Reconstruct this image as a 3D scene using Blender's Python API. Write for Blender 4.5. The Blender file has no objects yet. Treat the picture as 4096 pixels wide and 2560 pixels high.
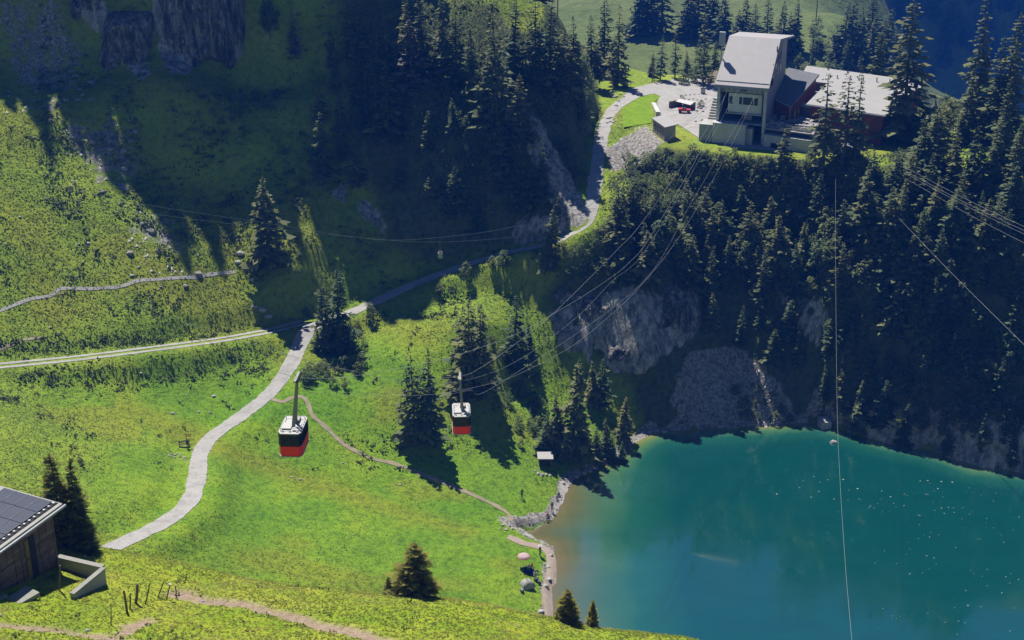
import bpy, math, random
import numpy as np
from mathutils import Vector, Matrix

# ------------------------------------------------------------------ camera, sky, sun, exposure
W, H = 1024, 640
FPX = 1407.0
CAM_Z = 115.0
PITCH = math.radians(22.0)
SUN_EL = math.radians(58.0)
SUN_AZ = math.radians(-25.0)          # measured from +Y (view direction) towards +X
scene = bpy.context.scene
cam_d = bpy.data.cameras.new('camera'); cam_o = bpy.data.objects.new('camera', cam_d)
scene.collection.objects.link(cam_o); scene.camera = cam_o
cam_d.sensor_width = 36.0; cam_d.lens = 36.0 * FPX / W
cam_d.clip_start = 1.0; cam_d.clip_end = 6000.0
cam_o.location = (0, 0, CAM_Z)
cam_o.rotation_euler = (math.pi / 2 - PITCH, 0, 0)
world = bpy.data.worlds.new('World'); scene.world = world; world.use_nodes = True
wn = world.node_tree
sky = wn.nodes.new('ShaderNodeTexSky'); sky.sky_type = 'NISHITA'; sky.sun_disc = False
sky.sun_elevation = SUN_EL; sky.sun_rotation = SUN_AZ
sky.altitude = 1600; sky.air_density = 0.8; sky.dust_density = 0.0; sky.ozone_density = 6.0
bg = wn.nodes['Background']; bg.inputs['Strength'].default_value = 0.05
wn.links.new(sky.outputs[0], bg.inputs[0])
sun_d = bpy.data.lights.new('sun', 'SUN'); sun_d.energy = 5.0; sun_d.angle = math.radians(0.5)
sun_d.color = (1.0, 0.955, 0.88)
sun_o = bpy.data.objects.new('sun', sun_d); scene.collection.objects.link(sun_o)
SUN_DIR = Vector((math.sin(SUN_AZ) * math.cos(SUN_EL), math.cos(SUN_AZ) * math.cos(SUN_EL), math.sin(SUN_EL)))
sun_o.rotation_euler = SUN_DIR.to_track_quat('Z', 'Y').to_euler()
sun_o.location = (0, 0, 400)
scene.view_settings.view_transform = 'Standard'; scene.view_settings.look = 'None'
scene.view_settings.gamma = 1.0; scene.view_settings.exposure = 0.95
scene.render.engine = 'CYCLES'
scene.render.resolution_x = W; scene.render.resolution_y = H
scene.cycles.max_bounces = 6; scene.cycles.diffuse_bounces = 1; scene.cycles.glossy_bounces = 3
scene.cycles.transmission_bounces = 4; scene.cycles.transparent_max_bounces = 14
scene.cycles.volume_bounces = 0

random.seed(7); rng = np.random.default_rng(7)
C = scene.collection
CP, SP = math.cos(PITCH), math.sin(PITCH)

# ------------------------------------------------------------------ helpers
def ray(px, py):
    u = (px - W / 2) / FPX; v = (H / 2 - py) / FPX
    return np.array([u, CP + SP * v, -SP + CP * v])
def at_z(px, py, z):
    d = ray(px, py); t = (z - CAM_Z) / d[2]
    return np.array([d[0] * t, d[1] * t, z])
def at_y(px, py, Y):
    d = ray(px, py); t = Y / d[1]
    return np.array([d[0] * t, Y, CAM_Z + d[2] * t])
def project(x, y, z):
    x = np.asarray(x, float); y = np.asarray(y, float); z = np.asarray(z, float) - CAM_Z
    f = y * CP - z * SP; up = y * SP + z * CP
    return W / 2 + FPX * x / f, H / 2 - FPX * up / f
def catmull(pts, n=8):
    P = [np.array(p, float) for p in pts]
    P = [2 * P[0] - P[1]] + P + [2 * P[-1] - P[-2]]
    out = []
    for i in range(1, len(P) - 2):
        for k in range(n):
            t = k / n
            a, b, c, d = P[i - 1], P[i], P[i + 1], P[i + 2]
            out.append(0.5 * ((2 * b) + (-a + c) * t + (2 * a - 5 * b + 4 * c - d) * t * t + (-a + 3 * b - 3 * c + d) * t ** 3))
    out.append(P[-2]); return np.array(out)
_tabs = {}
def vnoise(x, y, seed=0):
    if seed not in _tabs: _tabs[seed] = np.random.default_rng(1000 + seed).random((256, 256))
    T = _tabs[seed]
    xi = np.floor(x).astype(int); yi = np.floor(y).astype(int)
    fx = x - xi; fy = y - yi
    fx = fx * fx * (3 - 2 * fx); fy = fy * fy * (3 - 2 * fy)
    a = T[xi & 255, yi & 255]; b = T[(xi + 1) & 255, yi & 255]
    c = T[xi & 255, (yi + 1) & 255]; d = T[(xi + 1) & 255, (yi + 1) & 255]
    return (a * (1 - fx) + b * fx) * (1 - fy) + (c * (1 - fx) + d * fx) * fy
def fbm(x, y, oct=4, seed=0, gain=0.5):
    s = np.zeros_like(np.asarray(x, float)); a = 1.0; tot = 0
    for o in range(oct):
        s += a * (vnoise(x * 2 ** o, y * 2 ** o, seed + o) * 2 - 1); tot += a; a *= gain
    return s / tot
def smooth(a, b, x):
    t = np.clip((x - a) / (b - a), 0, 1); return t * t * (3 - 2 * t)
def inpoly(x, y, poly):
    x = np.asarray(x, float); y = np.asarray(y, float); r = np.zeros(x.shape, bool); n = len(poly)
    for i in range(n):
        x1, y1 = poly[i][:2]; x2, y2 = poly[(i + 1) % n][:2]
        if y1 == y2: continue
        r ^= ((y1 > y) != (y2 > y)) & (x < (x2 - x1) * (y - y1) / (y2 - y1) + x1)
    return r
def polydist(x, y, line):
    """distance to a polyline and interpolated extra value (column 2)"""
    best = np.full(np.shape(x), 1e9); val = np.zeros(np.shape(x))
    for i in range(len(line) - 1):
        a = line[i]; b = line[i + 1]; dx, dy = b[0] - a[0], b[1] - a[1]; L = dx * dx + dy * dy + 1e-9
        t = np.clip(((x - a[0]) * dx + (y - a[1]) * dy) / L, 0, 1)
        d = np.hypot(x - a[0] - t * dx, y - a[1] - t * dy)
        m = d < best; best = np.where(m, d, best)
        if len(a) > 2: val = np.where(m, a[2] + t * (b[2] - a[2]), val)
    return best, val
class RBF:
    def __init__(s, pts, c=10.0, reg=0.6):
        P = np.array(pts, float); s.P = P[:, :2]; s.c = c; n = len(P)
        r = np.hypot(P[:, None, 0] - P[None, :, 0], P[:, None, 1] - P[None, :, 1])
        A = np.zeros((n + 3, n + 3)); A[:n, :n] = -np.sqrt(r * r + c * c) + np.eye(n) * reg
        A[:n, n] = 1; A[:n, n + 1:] = s.P; A[n, :n] = 1; A[n + 1:, :n] = s.P.T
        s.w = np.linalg.solve(A, np.concatenate([P[:, 2], [0, 0, 0]]))
    def __call__(s, x, y):
        x = np.asarray(x, float); y = np.asarray(y, float); sh = x.shape; x = x.ravel(); y = y.ravel()
        out = np.full(x.shape, s.w[-3]) + s.w[-2] * x + s.w[-1] * y
        for i in range(len(s.P)):
            out -= s.w[i] * np.sqrt((x - s.P[i, 0]) ** 2 + (y - s.P[i, 1]) ** 2 + s.c ** 2)
        return out.reshape(sh)
class Field:
    def __init__(s, x0, x1, y0, y1, step):
        s.x0, s.y0, s.step = x0, y0, step
        s.nx = int(round((x1 - x0) / step)) + 1; s.ny = int(round((y1 - y0) / step)) + 1
        s.X, s.Y = np.meshgrid(x0 + np.arange(s.nx) * step, y0 + np.arange(s.ny) * step)
        s.Z = np.zeros_like(s.X)
    def h(s, x, y):
        fx = np.clip((np.asarray(x, float) - s.x0) / s.step, 0, s.nx - 1.001); fy = np.clip((np.asarray(y, float) - s.y0) / s.step, 0, s.ny - 1.001)
        i = fx.astype(int); j = fy.astype(int); a = fx - i; b = fy - j
        Z = s.Z
        return (Z[j, i] * (1 - a) + Z[j, i + 1] * a) * (1 - b) + (Z[j + 1, i] * (1 - a) + Z[j + 1, i + 1] * a) * b
    def cast(s, px, py, up=0.0, y0=None, y1=None):
        """first point of the surface (raised by up) that the ray through a pixel meets"""
        d = ray(px, py); ys = np.arange(y0 or s.y0, y1 or (s.y0 + (s.ny - 1) * s.step), 0.25)
        t = ys / d[1]; xs = d[0] * t; zs = CAM_Z + d[2] * t
        ok = (xs > s.x0) & (xs < s.x0 + (s.nx - 1) * s.step)
        g = s.h(xs, ys) + up
        hit = np.nonzero((zs <= g) & ok)[0]
        if len(hit) == 0: return None
        i = hit[0]; return np.array([xs[i], ys[i], float(g[i]) - up])
    def normal(s, x, y, e=1.0):
        n = np.array([float(s.h(x - e, y) - s.h(x + e, y)), float(s.h(x, y - e) - s.h(x, y + e)), 2 * e]); return n / np.linalg.norm(n)

def mesh_np(name, verts, faces_flat, loop_counts):
    me = bpy.data.meshes.new(name); v = np.asarray(verts, np.float32)
    me.vertices.add(len(v)); me.vertices.foreach_set('co', v.ravel())
    f = np.asarray(faces_flat, np.int32); lc = np.asarray(loop_counts, np.int32)
    me.loops.add(len(f)); me.loops.foreach_set('vertex_index', f)
    me.polygons.add(len(lc)); st = np.concatenate([[0], np.cumsum(lc)[:-1]]).astype(np.int32)
    me.polygons.foreach_set('loop_start', st)
    try: me.polygons.foreach_set('loop_total', lc)
    except Exception: pass
    me.update(calc_edges=True); me.validate(); return me
def link(name, me, parent=None, loc=None):
    o = bpy.data.objects.new(name, me); C.objects.link(o)
    if parent: o.parent = parent
    if loc is not None: o.location = loc
    return o
def tag(o, label, cat, group=None):
    o['label'] = label; o['category'] = cat
    if group: o['group'] = group
    return o
def empty(name, loc, rz=0.0):
    o = bpy.data.objects.new(name, None); C.objects.link(o); o.location = loc; o.rotation_euler = (0, 0, rz); o.empty_display_size = 0.5
    return o
class MB:
    """collects boxes, prisms and tubes into one mesh"""
    def __init__(s): s.v = []; s.f = []; s.m = []
    def add(s, vs, fs, mi=0):
        o = len(s.v); s.v += [tuple(map(float, p)) for p in vs]; s.f += [tuple(i + o for i in f) for f in fs]; s.m += [mi] * len(fs); return s
    def box(s, c, d, rz=0.0, mi=0, rx=0.0, ry=0.0):
        M = Matrix.Translation(Vector(c)) @ Matrix.Rotation(rz, 4, 'Z') @ Matrix.Rotation(ry, 4, 'Y') @ Matrix.Rotation(rx, 4, 'X')
        vs = [M @ Vector((sx * d[0] / 2, sy * d[1] / 2, sz * d[2] / 2)) for sx in (-1, 1) for sy in (-1, 1) for sz in (-1, 1)]
        return s.add(vs, [(0, 1, 3, 2), (4, 6, 7, 5), (0, 4, 5, 1), (2, 3, 7, 6), (0, 2, 6, 4), (1, 5, 7, 3)], mi)
    def b2(s, x0, x1, y0, y1, z0, z1, mi=0):
        return s.box(((x0 + x1) / 2, (y0 + y1) / 2, (z0 + z1) / 2), (x1 - x0, y1 - y0, z1 - z0), mi=mi)
    def prism(s, poly, z0, z1, mi=0):
        n = len(poly); zz0 = z0 if hasattr(z0, '__len__') else [z0] * n; zz1 = z1 if hasattr(z1, '__len__') else [z1] * n
        a = sum(poly[i][0] * poly[(i + 1) % n][1] - poly[(i + 1) % n][0] * poly[i][1] for i in range(n))
        if a < 0: poly = poly[::-1]; zz0 = zz0[::-1]; zz1 = zz1[::-1]
        vs = [(p[0], p[1], z) for p, z in zip(poly, zz0)] + [(p[0], p[1], z) for p, z in zip(poly, zz1)]
        return s.add(vs, [tuple(range(n))[::-1], tuple(range(n, 2 * n))] + [(i, (i + 1) % n, n + (i + 1) % n, n + i) for i in range(n)], mi)
    def tube(s, pts, rs, n=6, mi=0, cap=True):
        P = [Vector(p) for p in pts]
        if not hasattr(rs, '__len__'): rs = [rs] * len(P)
        vs = []
        for i, p in enumerate(P):
            d = (P[min(i + 1, len(P) - 1)] - P[max(i - 1, 0)]).normalized()
            ref = Vector((0, 0, 1)) if abs(d.z) < 0.9 else Vector((1, 0, 0))
            a = d.cross(ref).normalized(); b = d.cross(a).normalized()
            for k in range(n):
                an = 2 * math.pi * k / n; vs.append(p + (a * math.cos(an) + b * math.sin(an)) * rs[i])
        fs = []
        for i in range(len(P) - 1):
            for k in range(n): fs.append((i * n + k, i * n + (k + 1) % n, (i + 1) * n + (k + 1) % n, (i + 1) * n + k))
        if cap: fs += [tuple(range(n)), tuple(range((len(P) - 1) * n, len(P) * n))[::-1]]
        return s.add(vs, fs, mi)
    def mesh(s, name, mats, smooth_=False):
        me = bpy.data.meshes.new(name); me.from_pydata(s.v, [], s.f)
        for m in (mats if isinstance(mats, (list, tuple)) else [mats]): me.materials.append(m)
        me.polygons.foreach_set('material_index', s.m)
        if smooth_: me.polygons.foreach_set('use_smooth', [True] * len(s.f))
        me.update(); return me
    def build(s, name, mats, parent=None, smooth_=False, loc=None):
        return link(name, s.mesh(name, mats, smooth_), parent, loc)

# ------------------------------------------------------------------ materials
class Mat:
    def __init__(s, name, rough=0.8, spec=0.3):
        s.m = bpy.data.materials.new(name); s.m.use_nodes = True; s.nt = s.m.node_tree; s.N = s.nt.nodes; s.L = s.nt.links
        s.b = s.N['Principled BSDF']; s.b.inputs['Roughness'].default_value = rough; s.b.inputs['Specular IOR Level'].default_value = spec
        s.coord = None
    def tex(s, scale, detail=4, rough=0.6, kind='noise', obj=True, stretch=None, dist=0.0):
        if s.coord is None: s.coord = s.N.new('ShaderNodeTexCoord')
        src = s.coord.outputs['Object']
        if stretch:
            mp = s.N.new('ShaderNodeMapping'); mp.inputs['Scale'].default_value = stretch; s.L.new(src, mp.inputs[0]); src = mp.outputs[0]
        if kind == 'noise':
            t = s.N.new('ShaderNodeTexNoise'); t.inputs['Scale'].default_value = scale; t.inputs['Detail'].default_value = detail; t.inputs['Roughness'].default_value = rough; t.inputs['Distortion'].default_value = dist
            s.L.new(src, t.inputs['Vector']); return t.outputs['Fac']
        if kind == 'voro':
            t = s.N.new('ShaderNodeTexVoronoi'); t.inputs['Scale'].default_value = scale; s.L.new(src, t.inputs['Vector']); return t.outputs['Distance']
    def ramp(s, fac, stops, interp='LINEAR'):
        r = s.N.new('ShaderNodeValToRGB'); r.color_ramp.interpolation = interp
        e = r.color_ramp.elements
        while len(e) < len(stops): e.new(0.5)
        for i, (p, c) in enumerate(stops): e[i].position = p; e[i].color = (*c, 1) if len(c) == 3 else c
        s.L.new(fac, r.inputs[0]); return r.outputs[0]
    def mix(s, fac, a, b, mode='MIX'):
        m = s.N.new('ShaderNodeMix'); m.data_type = 'RGBA'; m.blend_type = mode
        for sock, val in ((m.inputs[0], fac), (m.inputs[6], a), (m.inputs[7], b)):
            if isinstance(val, (int, float)): sock.default_value = val
            elif isinstance(val, tuple): sock.default_value = (*val, 1)
            else: s.L.new(val, sock)
        return m.outputs[2]
    def math(s, op, a, b=0.0, clamp=False):
        m = s.N.new('ShaderNodeMath'); m.operation = op; m.use_clamp = clamp
        for k, val in ((0, a), (1, b)):
            if isinstance(val, (int, float)): m.inputs[k].default_value = val
            else: s.L.new(val, m.inputs[k])
        return m.outputs[0]
    def attr(s, name):
        a = s.N.new('ShaderNodeAttribute'); a.attribute_name = name; sp = s.N.new('ShaderNodeSeparateColor'); s.L.new(a.outputs['Color'], sp.inputs[0])
        return sp.outputs[0], sp.outputs[1], sp.outputs[2], a.outputs['Alpha'], a.outputs['Color']
    def rand(s):
        return s.N.new('ShaderNodeObjectInfo').outputs['Random']
    def color(s, c):
        if isinstance(c, tuple): s.b.inputs['Base Color'].default_value = (*c, 1)
        else: s.L.new(c, s.b.inputs['Base Color'])
        return s
    def bump(s, h, strength=0.5, dist=0.1):
        b = s.N.new('ShaderNodeBump'); b.inputs['Strength'].default_value = strength; b.inputs['Distance'].default_value = dist
        s.L.new(h, b.inputs['Height']); s.L.new(b.outputs[0], s.b.inputs['Normal']); return s
def simple(name, c, rough=0.8, spec=0.3, var=0.15, scale=2.0, metal=0.0, bump=0.0):
    m = Mat(name, rough, spec); n = m.tex(scale, 5)
    d = tuple(max(0, x * (1 - var)) for x in c); l = tuple(min(1, x * (1 + var)) for x in c)
    m.color(m.ramp(n, [(0.3, d), (0.7, l)])); m.b.inputs['Metallic'].default_value = metal
    if bump: m.bump(m.tex(scale * 6, 3), 0.6, bump)
    return m.m

# ------------------------------------------------------------------ terrain of the valley
PLAT = 42.0; PS = (CAM_Z - PLAT) / 70.0      # plateau level; scale of things laid out for a level of 45
shore_px = [(553, 640), (553, 612), (551, 590), (556, 562), (550, 546), (527, 538), (508, 533), (528, 530), (551, 519), (563, 500), (570, 484),
            (577, 477), (592, 470), (615, 460), (637, 441), (655, 433), (700, 429), (750, 427), (795, 424), (816, 421), (850, 431), (885, 442), (930, 450), (975, 466), (1024, 472)]
shore = [at_z(p[0], p[1], 0) for p in shore_px]
shore_main = [shore[i] for i in range(len(shore))]
road_pts = [(700, 97, 42), (655, 92, 42), (626, 100, 42), (611, 113, 42), (603, 132, 41.6), (598, 160, 39.2), (594, 190, 36.3), (587, 222, 32.8), (566, 237, 30), (540, 246, 28), (512, 252, 26), (470, 264, 23),
            (420, 282, 20), (380, 300, 18.2), (350, 313, 17), (318, 325, 15.6), (303, 340, 14.8), (290, 366, 14), (270, 393, 13), (240, 417, 12.3), (212, 437, 12), (200, 455, 12.2), (197, 478, 13), (189, 502, 14), (165, 522, 15), (135, 537, 16), (108, 549, 16.5), (80, 556, 17)]
road = catmull([at_z(*p) for p in road_pts], 10)
track_pts = [(-25, 369, 22.5), (0, 366, 22), (80, 358, 20.5), (160, 348, 19), (220, 340, 17.6), (270, 331, 16.3), (306, 322, 15.7)]
track = catmull([at_z(*p) for p in track_pts], 8)
ctrl = []
for i, p in enumerate(shore):
    if i not in (4, 5, 6, 7): ctrl.append(tuple(p))
ctrl += [(160, 205, 0), (12, 120, 0), (20, 140, 0), (110, 208, 0), (180, 120, -4), (100, 140, -5), (60, 180, -4), (60, 210, -3), (95, 180, -5), (60, 130, -4)]
for q in road[4::10]: ctrl.append(tuple(q))
for q in track[::12]: ctrl.append(tuple(q))
def cz(L): ctrl.extend(tuple(at_z(*p)) for p in L)
def cy(L): ctrl.extend(tuple(at_y(*p)) for p in L)
# flat lower meadow
cz([(544, 470, 2.2), (525, 500, 2.0), (480, 545, 3.0), (400, 560, 5.0), (520, 575, 2.0), (500, 600, 2.5), (440, 585, 4), (300, 500, 7.5), (380, 505, 5), (250, 500, 9.5), (300, 560, 8.5), (200, 540, 12.5),
    (230, 470, 10.5), (330, 450, 8.6), (412, 450, 6.5), (470, 470, 4.5), (505, 455, 4), (450, 500, 3.6), (330, 400, 12), (412, 400, 11), (412, 360, 14.5), (480, 360, 14), (480, 400, 9.5), (440, 330, 18), (480, 325, 19), (540, 330, 15.5), (540, 295, 20.5),
    (540, 400, 6.5), (575, 430, 3.5), (600, 440, 2.5), (540, 435, 4.2),
    (100, 470, 17), (40, 440, 21), (0, 480, 22), (60, 510, 19), (120, 420, 15.5), (180, 400, 13.8), (60, 400, 18.5), (0, 410, 21.5), (230, 370, 14.5), (0, 560, 24)])
# left meadow slope (about 28 degrees, then steepening)
def plane_hit(px, py, y0, z0, k):
    d = ray(px, py); s = -d[2] / d[1]; Y = (CAM_Z - z0 + k * y0) / (k + s); return tuple(at_y(px, py, Y))
for px in (0, 60, 120, 180):
    for py in (310, 260, 210, 160): ctrl.append(plane_hit(px, py, 214.6 + px * 0.07, 22 - px * 0.022, 0.53))
for px, py in ((240, 290), (240, 230), (290, 290), (290, 230), (240, 170), (300, 170)): ctrl.append(plane_hit(px, py, 238, 16.5, 0.68))
for px in (0, 60, 120, 180, 240, 300):
    for py in (100, 30): ctrl.append(plane_hit(px, py, 226 if px < 200 else 242, 22 if px < 200 else 16, 0.62 if px < 200 else 0.84))
# steep face above the road: a cliffy foot, then an easier wooded slope
def two_slope(px, y0, z0, k1, pym, k2, pys):
    m_ = plane_hit(px, pym, y0, z0, k1)
    for py in pys: ctrl.append(plane_hit(px, py, y0, z0, k1) if py >= pym else plane_hit(px, py, m_[1], m_[2], k2))
for px, y0, z0, k1, pym, k2 in ((350, 250, 17, 1.0, 180, 1.0), (385, 256, 18.5, 1.3, 150, 1.1), (420, 256, 20, 1.7, 140, 0.85), (460, 257, 22.5, 1.9, 135, 0.75), (500, 257, 25, 1.9, 135, 0.75)):
    two_slope(px, y0, z0, k1, pym, k2, (230, 180, 135, 90, 40, -10))
cy([(540, 200, 262), (540, 150, 269), (540, 90, 278), (545, 30, 288), (560, 180, 263), (572, 140, 272), (565, 90, 282), (580, 60, 300), (590, 100, 290)])
# crest of the ridge that shades the slope (above the frame)
pre = Field(-175, 200, 118, 400, 2.0); pre.Z = RBF(ctrl + [(-160, 345, 90), (-100, 330, 85), (-50, 320, 85), (0, 320, 70), (-150, 200, 40), (-130, 150, 30), (-30, 140, 8), (60, 300, 45)], 7.0)(pre.X, pre.Y)
SH = np.array([SUN_DIR.x, SUN_DIR.y]) / math.cos(SUN_EL); TREE_TOP = 13.0; crest_line = []
for (px, py), yc in zip(((0, 82), (60, 138), (130, 192), (190, 262), (238, 270), (300, 278), (350, 298), (400, 338), (445, 292)), (326, 318, 313, 308, 306, 306, 307, 305, 306)):
    p = pre.cast(px, py); d = (yc - p[1]) / SH[1]; crest_line.append((p[0] + SH[0] * d, yc, p[2] + d * math.tan(SUN_EL) - TREE_TOP))
crest_line.sort(); crest_line = [(-170, 345, crest_line[0][2] - 4)] + crest_line + [(-25, 311, 92), (-14, 317, 80), (5, 324, 62), (18, 325, 49)]
ctrl += crest_line
ctrl += [
         (-125, 375, 100), (-80, 365, 95), (-40, 370, 75), (0, 370, 48), (-165, 300, 82), (-170, 240, 52), (-150, 200, 40), (-90, 150, 24), (-60, 140, 18), (-130, 150, 30), (-30, 140, 8)]
# station plateau
ctrl += [(x * PS, y * PS, z - 3 if z > 36 else z) for x, y, z in [(24, 300, 45), (30, 282, 45), (45, 261, 45), (60, 254, 45), (45, 300, 45), (70, 270, 45), (60, 320, 45), (90, 280, 46), (35, 330, 44), (80, 300, 45), (100, 272, 46), (60, 345, 34), (30, 360, 30), (100, 325, 30), (140, 300, 34), (30, 272, 44.5), (95, 300, 42), (80, 390, 0), (140, 390, -15), (185, 330, 10), (30, 395, 20), (50, 395, 14)]]
# steep wooded slope between plateau and lake
for px, y0 in ((600, 226), (650, 230), (700, 232), (750, 232.5), (800, 233), (850, 231), (900, 226.5), (950, 222), (1000, 217), (1060, 212)):
    if px == 600: two_slope(px, y0, 0, 1.25, 290, 0.9, (390, 340, 290))
    elif px >= 850: two_slope(px, y0, 0, 2.3, 258, 0.72, (390, 340, 292, 258, 220, 190))
    else: two_slope(px, y0, 0, {700: 1.35, 750: 1.3, 800: 1.55}.get(px, 1.9), 292, 0.75, (390, 340, 292, 240, 195))
cz([(1000, 140, 46), (1060, 130, 47), (960, 122, 45), (900, 132, 43), (850, 142, 42), (1060, 112, 47), (1010, 118, 46)])
ctrl += [(150, 250, 46), (170, 285, 38), (150, 215, 6), (190, 240, 38)]
T = Field(-175, 200, 118, 400, 1.0)
T.Z = RBF(ctrl, 7.0)(T.X, T.Y)
PX, PY = project(T.X, T.Y, T.Z)
def pmask(poly, soft=6.0):
    d, _ = polydist(PX, PY, [tuple(p) for p in poly] + [tuple(poly[0])]); ins = inpoly(PX, PY, poly)
    return smooth(-soft, soft, np.where(ins, d, -d))
slope0 = np.hypot(*np.gradient(T.Z, 1.0))
steep = smooth(0.55, 1.1, slope0)
# forms of the ground: broad hummocks, ribs on the steep faces
T.Z += fbm(T.X / 22, T.Y / 22, 4, 3) * (0.5 + 2.6 * steep)
T.Z += fbm(T.X / 5, T.Y / 5, 3, 11) * (0.16 + 0.9 * steep)
ribs = np.abs(fbm(T.X / 9 + 0.3 * fbm(T.X / 14, T.Y / 14, 2, 40), T.Y / 40, 3, 21))
T.Z += (0.25 - ribs) * 5.0 * steep
# plateau level, road and track benches
plat_poly = [(28, 262), (38, 256), (60, 250), (76, 256), (84, 285), (70, 325), (20, 326), (18, 300), (24, 276)]
plat_poly = [(x * PS, y * PS) for x, y in plat_poly]
pd, _ = polydist(T.X, T.Y, plat_poly + [plat_poly[0]]); pin = inpoly(T.X, T.Y, plat_poly)
pw = smooth(-5, 1, np.where(pin, pd, -pd)); T.Z = T.Z * (1 - pw) + PLAT * pw
for line, hw in ((road, 2.3), (track, 1.6)):
    d, zz = polydist(T.X, T.Y, line); w = 1 - smooth(hw, hw + 4.5, d); T.Z = T.Z * (1 - w) + zz * w
# lake bed and shore
lake_poly = [tuple(p[:2]) for p in shore] + [(160, 200), (185, 150), (185, 100), (0, 100), (0, 125)]
sd, _ = polydist(T.X, T.Y, [tuple(p[:2]) for p in shore] + [(160, 205)]); lin = inpoly(T.X, T.Y, lake_poly)
shelf = np.clip(1.0 - (T.X - 8) / 55, 0.16, 1.0)
bed = -0.15 - np.minimum(sd * 0.28 / (0.25 + shelf), 9)
T.Z = np.where(lin, bed, np.maximum(T.Z, 0.06 + 0.10 * np.minimum(sd, 3.0)))
PX, PY = project(T.X, T.Y, T.Z)
# rock, scree and dirt zones
rockP = [[(152, -8), (243, -8), (236, 30), (218, 52), (186, 76), (168, 72), (156, 45)], [(70, -8), (98, -8), (122, 30), (146, 60), (150, 76), (138, 80), (114, 46), (90, 26)],
         [(530, 112), (546, 128), (562, 160), (584, 204), (572, 214), (546, 198), (538, 170), (524, 150)], [(548, 312), (636, 284), (668, 300), (650, 348), (620, 364), (588, 362), (560, 345)],
         [(640, 345), (690, 300), (697, 335), (668, 352), (640, 372), (610, 372)], [(848, 410), (900, 405), (1030, 425), (1030, 476), (975, 468), (930, 452), (886, 443), (850, 432)],
         [(462, 70), (478, 86), (486, 120), (474, 118)], [(505, 222), (585, 206), (588, 222), (560, 236), (520, 246)], [(778, 292), (822, 300), (850, 360), (828, 352), (790, 322)],
         [(330, 195), (345, 180), (392, 225), (385, 232)], [(1010, 225), (1024, 245), (1028, 275), (1015, 262)], [(500, 70), (520, 60), (525, 110), (512, 120)]]
rock = np.zeros_like(T.X)
for p in rockP: rock = np.maximum(rock, pmask(p, 5))
rock *= smooth(-0.55, 0.0, fbm(T.X / 4, T.Z / 6, 3, 61) + 0.15)
scree = np.maximum(pmask([(688, 352), (735, 345), (782, 385), (800, 424), (700, 430), (668, 405)], 8), pmask([(604, 150), (645, 126), (662, 142), (640, 165), (612, 172)], 5))
talus = pmask([(-10, -10), (60, -10), (120, 110), (200, 260), (170, 280), (90, 200), (-10, 60)], 22) * smooth(-0.1, 0.35, fbm(T.X / 7, T.Y / 7, 3, 71) + 0.1)
scree = np.maximum(scree, 0.55 * talus)
shore_strip = np.where(lin, 0, 1 - smooth(0.8, 2.2, sd + fbm(T.X / 3, T.Y / 3, 2, 5) * 0.8))
# vertical fluting of the rock faces, pushed out along the horizontal normal
gy, gx = np.gradient(T.Z, 1.0); gl = np.hypot(gx, gy) + 1e-6
flute = fbm(T.X / 2.3, T.Z / 13, 4, 81) * 1.1 + fbm(T.X / 6, T.Z / 7, 3, 91) * 1.6 + 0.7
DX = -gx / gl * rock * flute * smooth(0.4, 0.9, gl); DY = -gy / gl * rock * flute * smooth(0.4, 0.9, gl)
DZ = (scree * 0.35) * np.abs(fbm(T.X / 1.7, T.Y / 1.7, 2, 95))
lush = smooth(0.1, 0.75, 1 - steep) * smooth(24, 12, T.Z) * np.clip(0.75 + 0.5 * fbm(T.X / 18, T.Y / 18, 3, 33), 0, 1)
dry = smooth(0.02, 0.35, fbm(T.X / 16 + 3, T.Y / 10, 4, 55)) * 0.8
yellow_band = pmask([(120, 395), (190, 425), (300, 470), (480, 530), (470, 540), (290, 485), (170, 440), (110, 410)], 9)
dry = np.maximum(dry, yellow_band)
idx = np.arange(T.nx * T.ny).reshape(T.ny, T.nx)
quads = np.stack([idx[:-1, :-1], idx[:-1, 1:], idx[1:, 1:], idx[1:, :-1]], -1).reshape(-1, 4)
me = mesh_np('ground', np.stack([T.X + DX, T.Y + DY, T.Z + DZ], -1).reshape(-1, 3), quads.ravel(), np.full(len(quads), 4))
me.polygons.foreach_set('use_smooth', np.ones(len(quads), bool))
ca = me.color_attributes.new('zone', 'FLOAT_COLOR', 'POINT')
ca.data.foreach_set('color', np.stack([rock, np.maximum(scree, shore_strip), lush, dry], -1).astype(np.float32).ravel())
forest = np.maximum(pmask([(335, -20), (620, -20), (592, 130), (586, 215), (540, 242), (430, 264), (385, 240), (350, 120)], 14), pmask([(604, 172), (660, 142), (760, 150), (880, 130), (1060, 105), (1060, 480), (900, 442), (800, 424), (690, 432), (646, 436), (628, 380), (560, 330), (545, 290), (590, 245)], 8))  # wooded face and slope, where the ground is darkened to paint deeper shade
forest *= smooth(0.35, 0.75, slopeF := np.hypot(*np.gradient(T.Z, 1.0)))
cb = me.color_attributes.new('shade_cover', 'FLOAT_COLOR', 'POINT'); cb.data.foreach_set('color', np.stack([forest, forest, forest, np.ones_like(forest)], -1).astype(np.float32).ravel())
ground = link('ground', me); ground['kind'] = 'structure'

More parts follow.
